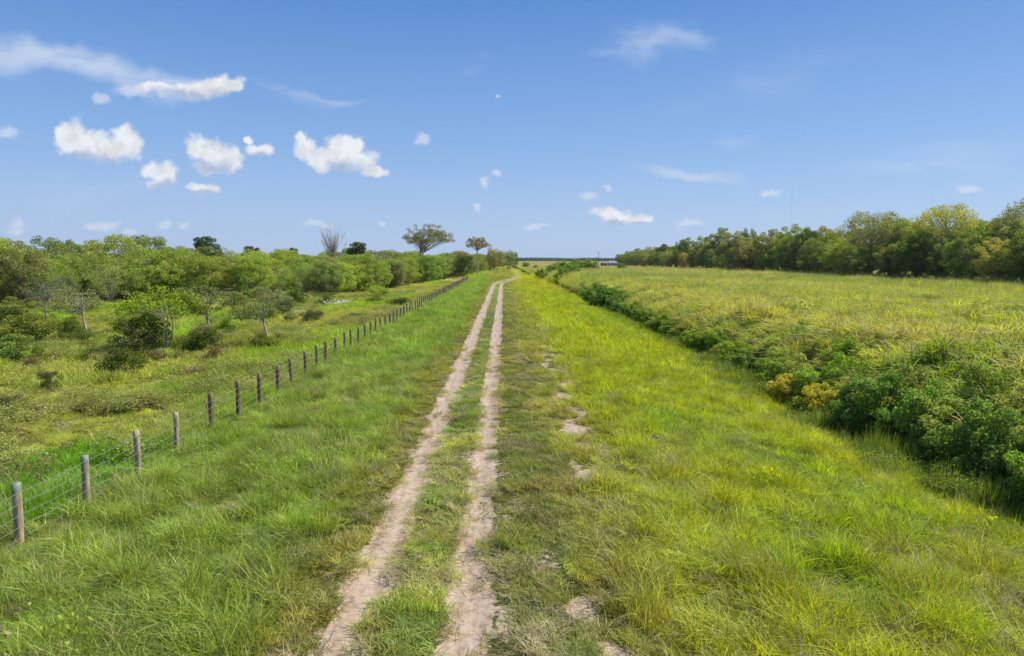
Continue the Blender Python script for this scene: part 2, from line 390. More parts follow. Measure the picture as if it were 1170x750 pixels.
def build_grass():
    gm = [M_GRASS, M_STRAW, M_YEL]
    pr = []
    for s in range(3):   # 0-2 lush near
        b = MB(); b.blades(70, .26, .34, .016, .55, 10+s, segs=3); b.blades(18, .22, .44, .018, .9, 20+s, segs=4); pr.append(b.mesh('lush', gm))
    for s in range(3):   # 3-5 short mown
        b = MB(); b.blades(95, .30, .13, .014, .6, 30+s, segs=2, spread=1.8); b.blades(22, .3, .19, .015, 1.0, 40+s, segs=3, spread=2.0, flat=.3); pr.append(b.mesh('mown', gm))
    for s in range(2):   # 6-7 dry straw, flat
        b = MB(); b.blades(110, .30, .2, .013, .4, 50+s, segs=2, spread=3.2, flat=.55); pr.append(b.mesh('straw', gm))
    for s in range(2):   # 8-9 stemmy with seed heads
        b = MB(); b.blades(55, .26, .36, .015, .5, 60+s); b.blades(10, .2, .55, .009, .35, 70+s, segs=3, m=1); pr.append(b.mesh('seedy', gm))
    for s in range(3):   # 10-12 far lush wide
        b = MB(); b.blades(120, .95, .40, .034, .5, 80+s, segs=2); pr.append(b.mesh('farlush', gm))
    for s in range(2):   # 13-14 far short
        b = MB(); b.blades(150, 1.0, .17, .034, .5, 90+s, segs=2, spread=1.6); pr.append(b.mesh('farshort', gm))
    for s in range(2):   # 15-16 broadleaf weed
        g = np.random.default_rng(200+s); b = MB(); P = g.normal(size=(110, 3))*np.array([.16, .16, .1])+np.array([0, 0, .17]); b.cards(P, .075, 201+s, asp=.6); b.blades(10, .12, .3, .008, .4, 210+s); pr.append(b.mesh('weed', gm))
    coll = proto_collection('grass_tuft', pr)
    P = []
    def ring(r0, r1, dens, mode):
        n = int((r1*r1-r0*r0)*math.radians(56)*dens)
        r = np.sqrt(RNG.uniform(r0*r0, r1*r1, n)); a = RNG.uniform(-R(53), R(53), n)-YAW*0
        x = r*np.sin(a); y = r*np.cos(a)
        P.append((x, y, np.full(n, mode), r))
    ring(5.5, 14, 26, 0); ring(14, 26, 20, 0); ring(26, 45, 10, 0); ring(40, 90, 2.6, 1); ring(90, 210, .85, 1); ring(210, 420, .22, 2)
    x = np.concatenate([p[0] for p in P]); y = np.concatenate([p[1] for p in P]); mode = np.concatenate([p[2] for p in P])
    n = len(x); u = RNG.random(n)
    rd = rut_dist(x, y); bp = bare_patch(x, y)
    keep = (rd > -.13+.26*RNG.random(n)**.7) & (bp < .22+.35*RNG.random(n))
    keep &= ~((rd < .9) & (mode > 0) & (np.abs(x-shift(y)+1.4) < 1.6) & (rd < .35))
    keep &= (x > wood_edge(y)+1) | (y < 75)
    keep &= (x < 15.6)
    keep &= ~((x > 8) & (y > 240) & (x > 12))
    # thin spots in verge
    vz = (x > -4.4) & (x < 3.6) & (y < 60)
    thin = fbm(x, y, .7, 71, 3) > .60
    keep &= ~(vz & thin & (u < .75))
    x, y, mode, u, rd = x[keep], y[keep], mode[keep], u[keep], rd[keep]; n = len(x)
    z = H(x, y)
    xs = x-shift(y)
    mown = ((xs > -3.6) & (xs < 1.7)) | ((rd < .55)) | ((np.abs(x-2.6) < .95) & (y < 62) & (u < .8))
    past = x < -10.4
    gp = fbm(x, y*.7, 9, 120, 3)
    dp = 1-((x+11.8)/6.2)**2-((y-18.5)/4.5)**2
    lushp = (gp > .57) | (dp > .1)
    straw = (fbm(x*2, y*.5, 2, 104) > .60) & (xs > -.1) & (xs < 1.1)
    bpn = bp[keep]; straw |= (bpn > .02) & (bpn < .6) & (u < .8)
    straw |= ((rd > -.12) & (rd < .22) & (xs > -3.6) & (u < .35))
    straw |= ((xs > -.05) & (xs < .85) & (y < 12.8) & (u < .75))
    idx = np.where(u < .33, 0, np.where(u < .66, 1, 2)).astype(int)
    seedy = fbm(x, y, 4, 140, 3) > .58
    w2 = RNG.random(n)
    idx = np.where(seedy & (w2 < .4), 8+(u > .5), idx)
    idx = np.where(fbm(x, y, 2.3, 141, 2) > .70, np.where(w2 < .07, 15+(u > .5), idx), idx)
    idx = np.where(mown | (past & ~lushp), 3+(u*3).astype(int), idx)
    idx = np.where(straw & (w2 < .85), 6+(w2 > .42), idx)
    fi = np.where(mown | (past & ~lushp), 13+(u > .5), 10+(u*3).astype(int))
    idx = np.where(mode > 0, fi, idx)
    nn = fbm(x, y, .75, 161, 2)
    col = grass_colour(x, y)*(.62+.62*fbm(x, y, .55, 150, 2))[:, None]
    col = mix(col, col*C3(1.16, 1.10, 1.0), sstep(.5, .75, nn))
    col = col*(1+.5*(RNG.random((n, 1))-.5))*(1+.14*(RNG.random((n, 3))-.5))
    col = np.where((idx == 6)[:, None] | (idx == 7)[:, None], C3(.52, .44, .24)*(.7+.5*RNG.random((n, 1))), col)
    dryr = RNG.random(n) < .07; col = np.where(dryr[:, None] & (mode == 0)[:, None], C3(.36, .31, .15), col)
    tus = fbm(x, y, .75, 161, 2); hs = (.30+.62*fbm(x, y, 2.6, 160, 3)+1.15*sstep(.42, .78, tus))*RNG.uniform(.75, 1.25, n)
    wide = np.where(x > 3, 1.1, 1.0)
    s1 = np.where(mode == 2, 2.4, 1.0)*RNG.uniform(.85, 1.25, n)*wide
    hs = hs*np.where(x > 3.5, 1.15, 1.0)*np.where(past & lushp, 1.2, 1.0)*np.where((mode == 2), 1.3, 1)
    hs = np.where(mode > 0, np.minimum(hs, 1.5), hs); hs = np.where(y > 190, np.minimum(hs, .8), hs)
    s1 = np.where((mode > 0) & (rd < 1.2), s1*.55, s1)
    scl = np.stack([s1, s1, hs], -1)
    tx = (fbm(x, y, 1.3, 165, 2)-.5)*1.5; ty = (fbm(x, y, 1.3, 166, 2)-.5)*1.5
    rot = np.stack([RNG.normal(0, .10, n)+tx, RNG.normal(0, .10, n)+ty, RNG.random(n)*6.283], -1)
    sel = (x > -10.3)
    for nm, s, lb, ct in (('grass', sel, 'lush unmown green grass covering the levee verges and the slope to the ditch', 'grass'),
                          ('pasture_grass', ~sel, 'patchy olive and bright green pasture grass beyond the wire fence', 'grass')):
        scatter(nm, coll, np.stack([x, y, z], -1)[s], rot[s], scl[s], idx[s], col[s], lb, ct)
    print('grass', n)

def build_cane():
    gm = [M_GRASS, M_STRAW]
    pr = []
    for s in range(4):
        g = np.random.default_rng(300+s); b = MB()
        b.blades(34, .55, 1.35, .022, .25, 310+s, segs=3, spread=.5)
        for q in range(26):
            a = g.random()*6.283; rr = .55*math.sqrt(g.random()); b.blades(6, .05, .66, .055, 1.0, 1000*s+q, segs=3, spread=1.6, off=(rr*math.cos(a), rr*math.sin(a), .55+.65*g.random()), m=(1 if q % 5 == 0 else 0))
        if s % 2: b.blades(7, .4, 1.75, .016, .2, 330+s, segs=3, spread=.4, m=1)
        pr.append(b.mesh('cane', gm))
    for s in range(2):      # weedy broadleaf mounds
        g = np.random.default_rng(350+s); b = MB(); P = g.normal(size=(700, 3))*np.array([.42, .42, .28])+np.array([0, 0, .75]); P[:, 2] = np.abs(P[:, 2]); b.cards(P, .11, 351+s, asp=.6); b.blades(20, .4, 1.1, .02, .3, 360+s, spread=.5); pr.append(b.mesh('weedmound', gm))
    for s in range(2):      # upright reeds
        b = MB(); b.blades(90, .5, 1.5, .035, .10, 370+s, segs=3, spread=.35); pr.append(b.mesh('reed', gm))
    for s in range(2):      # distant cane, coarse
        g = np.random.default_rng(380+s); b = MB(); b.blades(90, 1.5, 1.5, .10, .4, 381+s, segs=2, spread=.7); b.blades(12, 1.5, 1.85, .05, .2, 391+s, segs=2, spread=.4, m=1); pr.append(b.mesh('farcane', gm))
    coll = proto_collection('cane_clump', pr)
    def area(n, x0, x1, y0, y1): return RNG.uniform(x0, x1, n), RNG.uniform(y0, y1, n)
    sets = [(area(8200, 16.6, 75, 12, 75), 0), (area(5200, 17.2, 60, 75, 140), 0), (area(5200, 17, 108, 70, 200), 1), (area(4200, 17, 112, 200, 420), 1)]
    x = np.concatenate([s[0][0] for s in sets]); y = np.concatenate([s[0][1] for s in sets]); far = np.concatenate([np.full(len(s[0][0]), s[1]) for s in sets])
    k = (x < y*.95+14); x, y, far = x[k], y[k], far[k]; n = len(x); u = RNG.random(n)
    idx = (u*4).astype(int)
    wd = fbm(x, y*.6, 7, 401, 3)
    idx = np.where((wd > .58) & (RNG.random(n) < .6), 4+(u > .5), idx)
    idx = np.where(far > 0, 8+(u > .5), idx)
    col = grass_colour(x, y)*(.7+.45*fbm(x, y, 3, 402, 2))[:, None]*(1+.6*(RNG.random((n, 1))-.5))
    col = np.where(((idx == 4) | (idx == 5))[:, None], C3(.20, .27, .05)*(.7+.6*RNG.random((n, 1))), col)
    s = RNG.uniform(.85, 1.3, n)*np.where(y > 200, 1.7, 1)
    hs = (.72+.55*fbm(x, y, 5, 403, 3))*RNG.uniform(.85, 1.15, n)*np.where(y > 300, .7, 1)*np.interp(x, [16, 20, 30, 60], [1.25, 1.5, 1.3, 1.1])
    rot = np.stack([RNG.normal(0, .1, n), RNG.normal(0, .1, n), RNG.random(n)*6.283], -1)
    scatter('cane_field', coll, np.stack([x, y, H(x, y)], -1), rot, np.stack([s, s, hs], -1), idx, col, 'tall yellow green cane grass filling the field beyond the ditch', 'tall grass')
    # low weed mounds in the pasture
    n = 9000; rr = np.sqrt(RNG.uniform(14**2, 135**2, n)); aa = RNG.uniform(-R(50), -R(3), n); x = rr*np.sin(aa); y = rr*np.cos(aa)
    k = (x < -11.2) & (x > wood_edge(y)-1) & (fbm(x, y, 5, 430, 3) > .50+.1*(RNG.random(n))); x, y = x[k], y[k]; n = len(x); u = RNG.random(n)
    col = mix(np.broadcast_to(C3(.24, .30, .06), (n, 3)), C3(.44, .44, .13), RNG.random(n)); col = np.where((u < .12)[:, None], C3(.26, .19, .09), col)
    s = RNG.uniform(.4, 1.1, n); hs = RNG.uniform(.22, .62, n)
    scatter('pasture_weeds', coll, np.stack([x, y, H(x, y)-.05], -1), np.stack([0*x, 0*x, RNG.random(n)*6.283], -1), np.stack([s, s, hs], -1), 4+(u > .5), col, 'low olive weed mounds dotted through the fenced pasture', 'weeds')
    # reeds and weeds in the ditch
    n = 2600; x = RNG.uniform(12.2, 17.6, n); y = 13+107*RNG.random(n)**1.4; u = RNG.random(n)
    keep = fbm(x, y, 2.0, 410, 2) > np.where(x > 14.0, .52, .47); x, y, u = x[keep], y[keep], u[keep]; n = len(x)
    reedy = fbm(x, y, 3.0, 415, 2) > .52
    idx = np.where(reedy | (u > .72), 6+(RNG.random(n) > .5), 4+(u > .36))
    col = mix(np.broadcast_to(C3(.16, .25, .03), (n, 3)), C3(.30, .33, .05), RNG.random(n))
    s = RNG.uniform(.45, .8, n); hs = RNG.uniform(.4, .85, n)*np.where(x < 13.4, .65, 1)
    rot = np.stack([RNG.normal(0, .15, n), RNG.normal(0, .15, n), RNG.random(n)*6.283], -1)
    scatter('ditch_weeds', coll, np.stack([x, y, H(x, y)-.05], -1), rot, np.stack([s, s, hs], -1), idx, col, 'mixed green weeds and reeds along the foot of the levee slope in the ditch', 'weeds')

# ------------------------------------------------------------------ trees
def crown_points(kind, g, blobs, per, br):
    P = []
    for (c, r) in blobs:
        k = int(per*(r/br)**2)
        d = g.normal(size=(k, 3)); d /= np.linalg.norm(d, axis=1)[:, None]
        rr = r*(.35+.65*g.random(k)**.45)
        q = c+d*rr[:, None]*np.array([1, 1, .72]); P.append(q)
    return np.concatenate(P)
def make_tree_meshes(name, seed, h=8, crown_w=6, crown_bot=.3, blobs_n=34, leaf=.2, per=330, trunk_r=.12, stems=1, shape='round', fork=.35, bark=M_BARK, blob_r=None, twigs=False, lean=0.0, openness=0.0):
    g = np.random.default_rng(seed)
    cz0 = h*crown_bot; cz = (cz0+h)/2; rz = (h-cz0)/2; rx = crown_w/2
    br = blob_r or crown_w*.15
    blobs = []
    for i in range(blobs_n*6):
        if len(blobs) >= blobs_n: break
        d = g.normal(size=3); d /= np.linalg.norm(d)
        if shape == 'umbrella': d[2] = abs(d[2])*.9+.05; rad = (.55+.45*g.random())
        elif shape == 'round': rad = .35+.62*g.random()**.6
        else: rad = .3+.7*g.random()**.7
        c = np.array([d[0]*rx*rad, d[1]*rx*rad, cz+d[2]*rz*rad])
        if shape == 'umbrella': c = np.array([d[0]*rx*rad, d[1]*rx*rad, cz0+(h-cz0)*(.25+.7*d[2]*rad)])
        if shape == 'bush': c[2] = abs(c[2]-0)+.0; c[2] = max(c[2], br*.3)
        c[:2] += c[2]*lean
        r = br*g.uniform(.6, 1.25)
        if any(np.linalg.norm(c-q) < .5*(r+s) for q, s in blobs): continue
        blobs.append((c, r))
    P = crown_points(shape, g, blobs, per, br)
    if shape == 'bush': P = P[P[:, 2] > .05]
    if twigs is not True:
        extra = g.normal(size=(int(len(P)*.06), 3))*.33*np.array([rx, rx, rz])+np.array([cz*lean, 0, cz]); P = np.concatenate([P, extra[extra[:, 2] > .1]])
    b = MB(); b.cards(P, leaf, seed+1, asp=.55, upbias=.35)
    cm = b.mesh(name+'_crown', [M_LEAF])
    # wood
    t = MB(); bases = []
    for s in range(stems):
        a = g.random()*6.283; off = 0 if stems == 1 else .12*crown_w*.3
        p0 = Vector((off*math.cos(a), off*math.sin(a), -.15)); f = fork*h*g.uniform(.85, 1.15)
        lx = (0 if stems == 1 else .22*f)*math.cos(a)+lean*f; ly = (0 if stems == 1 else .22*f)*math.sin(a)
        p2 = Vector((p0.x+lx, p0.y+ly, f)); p1 = (p0+p2)/2+Vector((g.normal()*.03*h*.5, g.normal()*.03*h*.5, 0))
        tr = trunk_r/(stems**.5)
        t.tube([p0, p0+Vector((0, 0, .3)), p1, p2], [tr*1.35, tr, tr*.85, tr*.7], 7)
        nl = 4 if stems == 1 else 2; 
        top = Vector((p2.x+g.normal()*.06*h, p2.y+g.normal()*.06*h, cz+rz*.45)); mids = []
        bases.append((p2, top, tr*.7))
        t.tube([p2, (p2+top)/2+Vector((g.normal()*.03*h, g.normal()*.03*h, 0)), top], [tr*.7, tr*.45, tr*.18], 5)
    for (c, r) in blobs:
        p2, top, tr = bases[g.integers(len(bases))]
        c = Vector(c)
        k = min(.75, max(0.0, (c.z-p2.z)/(top.z-p2.z+1e-6)-.35)); st = p2.lerp(top, k)
        m = st.lerp(c, .5); m.z += .06*(c-st).length - (.1*abs(c.z-st.z))
        w = tr*(.5-.3*k)
        t.tube([st, m, c], [w, w*.6, w*.18], 4)
        for q in range(5 if twigs else 2):
            e = c+Vector(g.normal(size=3)*r*.55)+Vector((0, 0, r*(.5 if twigs else 0))); t.tube([m.lerp(c, .3+.6*g.random()), e], [w*.28, w*.08], 3)
    tm = t.mesh(name+'_wood', [bark], smooth=True)
    return cm, tm
def tree_proto(name, cm, tm, crown_name='crown', trunk_name='trunk'):
    return (name, cm, tm, crown_name, trunk_name)
def place_tree(pr, x, y, rz=None, s=1.0, sz=None, colour=(.1, .15, .03), label='', cat='tree', group=None, z=None, sx=None):
    name, cm, tm, cn, tn = pr
    e = bpy.data.objects.new(name, None); COL.objects.link(e); e.empty_display_size = .3
    e.location = (x, y, (h1(x, y) if z is None else z)); e.rotation_euler = (0, 0, random.random()*6.283 if rz is None else rz)
    e.scale = (sx or s, sx or s, sz or s)
    tag(e, label, cat, group)
    if cm:
        c = bpy.data.objects.new(cn, cm); COL.objects.link(c); c.parent = e; c.color = (*colour, 1)
    if tm:
        t = bpy.data.objects.new(tn, tm); COL.objects.link(t); t.parent = e
    return e
def jit(c, a=.18):
    k = 1+random.uniform(-a, a); return tuple(max(.01, v*k*(1+random.uniform(-.08, .08))) for v in c)

G_LIGHT = (.40, .47, .085); G_MID = (.30, .39, .07); G_OLIVE = (.37, .36, .11); G_DARK = (.15, .24, .04); G_GREY = (.32, .33, .13)
G_YEL = (.33, .33, .03); G_BRIGHT = (.24, .36, .03); G_BROWN = (.20, .155, .06)

def build_left_wood():
    scrub = []
    for i in range(5):
        cm, tm = make_tree_meshes('scrub_tree', 500+i, twigs=True, h=9, crown_w=8.4, crown_bot=.03, blobs_n=74, leaf=.22, per=230, trunk_r=.14, stems=1+i % 3, fork=.22, blob_r=.88)
        scrub.append(tree_proto('scrub_tree', cm, tm))
    for i in range(2):
        cm, tm = make_tree_meshes('pale_scrub_tree', 520+i, h=8, crown_w=7.0, crown_bot=.14, blobs_n=40, leaf=.18, per=170, trunk_r=.13, stems=3, fork=.25, blob_r=.9, bark=M_PALE)
        scrub.append(tree_proto('scrub_tree', cm, tm))
    pts = []
    def try_add(x, y, d):
        if any((x-a)**2+(y-b)**2 < d*d for a, b in pts): return False
        pts.append((x, y)); return True
    rnd = random.Random(11)
    # front rows
    for row, (off, step, d) in enumerate(((1.5, 3.6, 3.4), (5.5, 4.2, 3.8), (11, 5.2, 4.6), (18, 6.5, 5.4), (27, 8, 7), (38, 9, 8), (52, 11, 9), (70, 14, 11))):
        y = 78.0; lastp = None
        while y < 520:
            x = float(wood_edge(y))-off+rnd.uniform(-1.5, 1.2)
            slope = abs(float(wood_edge(y+1)-wood_edge(y)))
            yy = y+rnd.uniform(-.5, .5)+off*.35
            if x/yy > -.88 and x/yy < .2: try_add(x, yy, d)
            y += step/math.sqrt(1+slope*slope)*(1 if y < 250 else 1.6)*(1 if y < 380 else 1.8)
    print('left wood trees', len(pts))
    for x, y in pts:
        px = 576+780*x/y
        n = float(fbm(np.array([x]), np.array([y]), 16, 601, 2)[0]); r = rnd.random()
        if px < 330: c = G_LIGHT if n+.3*(r-.5) > .54 else (G_OLIVE if r < .5 else (G_MID if r < .8 else G_GREY))
        elif px < 520: c = G_LIGHT if r < .5 else (G_MID if r < .85 else G_GREY)
        else: c = G_OLIVE if r < .45 else (G_GREY if r < .75 else G_MID)
        edge = float(wood_edge(y))-x
        hh = rnd.uniform(.70, 1.12)*(1.0 if edge > 6 else .82)
        hh *= np.interp(px, [0, 90, 180, 260, 330, 500, 560, 600], [1.22, 1.18, 1.12, .96, .92, .98, 1.15, 1.2])
        front = edge < 4
        k = rnd.randrange(7)
        cn = {G_LIGHT: 'yellow green', G_OLIVE: 'olive green', G_MID: 'mid green', G_GREY: 'greyish green'}[c]
        zone = 'left part of the pasture wood' if px < 250 else ('middle of the pasture wood' if px < 420 else ('wood beside the fence end' if px < 545 else 'wood by the track bend'))
        lb = '%s scrub tree at the %s of the %s' % (cn, 'front edge' if front else 'back', zone)
        place_tree(scrub[k], x, y, s=hh*rnd.uniform(.95, 1.15), sz=hh, colour=jit(c), label=lb, group=lb.replace('scrub tree', 'scrub trees'))
    # individually recognisable trees
    cm, tm = make_tree_meshes('umbrella_tree', 541, h=17.8, crown_w=16.0, crown_bot=.50, blobs_n=130, leaf=.26, per=95, trunk_r=.36, stems=2, fork=.34, shape='umbrella', blob_r=.80, twigs=True, bark=M_BARK)
    place_tree(tree_proto('umbrella_tree', cm, tm), on_depth(489, 205), 205, rz=1.0, colour=(.28, .27, .09), label='tall flat topped tree with sparse brownish crown rising alone above the left wood', group=None)
    cm, tm = make_tree_meshes('white_trunk_tree', 547, h=13.9, crown_w=9.4, crown_bot=.62, blobs_n=70, leaf=.24, per=90, trunk_r=.24, fork=.55, shape='umbrella', blob_r=.62, twigs=True, bark=M_PALE)
    p = at(545.5, 317)
    place_tree(tree_proto('flat_topped_tree', cm, tm), p.x, p.y, rz=2.0, colour=(.31, .26, .11), label='slender tree with bare pale trunk and small brown crown at the end of the fence')
    # bare tree
    g = np.random.default_rng(77); t = MB()
    t.tube([(0, 0, -.1), (.1, 0, 4), (-.1, .1, 8)], [.24, .2, .15], 7)
    for i in range(44):
        a = g.random()*6.283; z0 = 4.5+g.random()*3.6; le = g.uniform(2.0, 5.6); out = g.uniform(.12, .62)
        st = Vector((0, 0, z0)); e = st+Vector((math.cos(a)*out*le, math.sin(a)*out*le, le*.95)); m = st.lerp(e, .5)+Vector((math.cos(a)*.25, math.sin(a)*.25, -.15))
        t.tube([st, m, e], [.055, .034, .01], 4)
        for q in range(9):
            s2 = m.lerp(e, g.random()*.9); e2 = s2+Vector((g.normal()*.5, g.normal()*.5, .5+g.random()*1.0)); t.tube([s2, e2], [.018, .006], 3)
    place_tree(('bare_tree', None, t.mesh('bare_wood', [M_BARK]), 'crown', 'trunk'), on_depth(380, 152), 152, rz=.4, s=1.12, label='leafless grey tree with upswept twigs standing above the left wood')
    cm, tm = make_tree_meshes('dense_tree', 551, h=12.2, crown_w=6.2, crown_bot=.3, blobs_n=46, leaf=.22, per=420, trunk_r=.2, blob_r=.85)
    dp = tree_proto('dense_tree', cm, tm)
    place_tree(dp, on_depth(237, 140), 140, colour=(.06, .14, .03), label='dense dark green round tree poking above the left skyline', s=.93)
    place_tree(dp, on_depth(408, 175), 175, colour=(.09, .12, .045), s=.9, label='low dark olive tree just right of the leafless tree')
    place_tree(dp, on_depth(289, 150), 150, colour=(.12, .10, .08), s=.78, label='small purplish brown treetop right of the dark green round tree')
    place_tree(dp, on_depth(334, 160), 160, colour=(.09, .15, .04), s=.76, label='small thin green treetop left of the leafless tree', sx=.5)
    place_tree(scrub[0], on_depth(65, 128), 128, s=1.30, colour=(.17, .27, .04), label='tallest yellow green tree at the far left of the skyline')
    place_tree(scrub[3], on_depth(165, 125), 125, s=1.22, colour=(.21, .27, .07), label='broad pale green treetop left of the dark green round tree')
    for px, Y, s, c in ((530, 230, .95, G_DARK), (512, 240, .9, G_OLIVE), (566, 300, 1.25, G_OLIVE), (578, 360, 1.2, G_GREY), (584, 430, 1.2, G_DARK)):
        place_tree(scrub[1], on_depth(px, Y), Y, s=s, colour=jit(c), label='olive tree in the wood closing in on the far bend of the track', group='trees by the far bend')

def build_right_wood():
    oak = []
    for i in range(4):
        cm, tm = make_tree_meshes('broad_tree', 700+i, h=15, crown_w=12.5, crown_bot=.06, blobs_n=84, leaf=.30, per=330, trunk_r=.3, fork=.25, blob_r=1.2); oak.append(tree_proto('broad_tree', cm, tm))
    cmu, tmu = make_tree_meshes('spreading_tree', 720, h=18, crown_w=19, crown_bot=.42, blobs_n=56, leaf=.34, per=190, trunk_r=.42, fork=.34, shape='umbrella', blob_r=1.7, twigs=True, bark=M_PALE)
    spread = tree_proto('spreading_tree', cmu, tmu)
    rnd = random.Random(5)
    R_D = (.26, .31, .07); R_M = (.34, .42, .08); R_O = (.43, .42, .11); R_G = (.41, .42, .15); R_Y = (.45, .4, .03)
    X0 = 98
    # named front trees: px, Y, height, colour, proto, width factor, label
    named = ((744, 560, 11, R_D, 0, .8, 'small dark tree at the left tip of the right wood'),
             (757, 470, 14, (.16, .17, .04), 1, .8, 'yellowish green tree second from the left tip of the right wood'),
             (782, 400, 16.0, R_D, 2, 1.0, 'dense dark green tree near the left end of the right wood'),
             (803, 365, 15.5, R_M, 0, .9, 'dark green tree left of the greyish olive dome'),
             (822, 345, 18.5, R_D, 1, .9, 'dark leafy tree rising behind the greyish olive dome'),
             (838, 275, 14.5, (.36, .36, .12), 3, 1.05, 'greyish olive dome shaped tree bulging forward from the right wood'),
             (854, 330, 17.8, R_D, 2, .6, 'small dark crown showing above the greyish olive dome'),
             (880, 262, 14.8, (.38, .33, .09), 1, .9, 'olive brown tree right of the greyish olive dome'),
             (908, 245, 15.6, R_M, 0, .95, 'fresh green tree between the olive brown tree and the spreading oak'),
             (925, 232, 14.0, (.12, .19, .05), 2, .9, 'lighter green tree just left of the spreading oak'),
             (945, 222, 12.6, R_M, 3, .9, 'mid green lower tree left of the spreading oak'))
    for px, Y, h, c, k, w, lb in named:
        h *= 1.18; place_tree(oak[k], on_depth(px, Y), Y, s=h/15*w, sz=h/15, colour=c, label=lb)
    place_tree(spread, on_depth(993, 190), 190, rz=2.2, s=1.06, sz=1.14, colour=(.36, .36, .08), label='spreading oak with an open olive crown and sky showing between its pale limbs')
    place_tree(spread, on_depth(1083, 168), 168, rz=.5, s=1.02, sz=1.16, colour=(.54, .52, .06), label='broad tree with a golden yellow crown right of the spreading oak')
    place_tree(spread, on_depth(1172, 150), 150, rz=3.9, s=.9, sz=1.12, colour=(.31, .32, .06), label='tall dark olive tree at the right border of the wood')
    for px, Y, h, c, k, w, lb in ((972, 182, 9.5, R_D, 1, .9, 'low dark tree under the left side of the spreading oak'), (1018, 176, 9.2, (.15, .21, .045), 0, .9, 'low yellow green tree under the right side of the spreading oak'),
                                  (1048, 166, 12.0, R_M, 2, .85, 'mid green tree between the spreading oak and the golden crown'), (1078, 158, 8.5, (.21, .24, .05), 3, .8, 'pale yellow green sapling thicket under the golden crown'),
                                  (1108, 156, 12.4, R_D, 0, .9, 'dark tree under the right side of the golden crown'), (1135, 160, 15.5, (.13, .19, .07), 1, .85, 'pale green tree right of the golden crown'),
                                  (1150, 140, 9.0, R_D, 2, .9, 'dark round tree low at the right border of the wood'), (1190, 128, 11, R_D, 3, 1, 'dark tree just past the right border of the wood')):
        place_tree(oak[k], on_depth(px, Y), Y, s=h/15*w, sz=h/15, colour=c, label=lb)
    n = 0
    for off, step in ((3, 9), (14, 11), (26, 14)):
        y = 112.0
        while y < 620:
            x = X0+off+rnd.uniform(-2, 2); c = rnd.choice([R_D, R_D, R_M, R_O, R_G]); h = rnd.uniform(13.5, 18)*(1 if off > 5 else .72)*(1 if y < 300 else .93)
            if x/y < .95: place_tree(rnd.choice(oak), x, y+rnd.uniform(-2, 2), s=h/15*rnd.uniform(.85, 1.1), sz=h/15, colour=jit(c), label='dark broadleaf tree filling gaps at the %s of the right wood' % ('foot' if off < 5 else 'back'), group='filling trees at the %s of the right wood' % ('foot' if off < 5 else 'back')); n += 1
            y += step*(1 if y < 300 else 1.7)
    print('right filling', n)

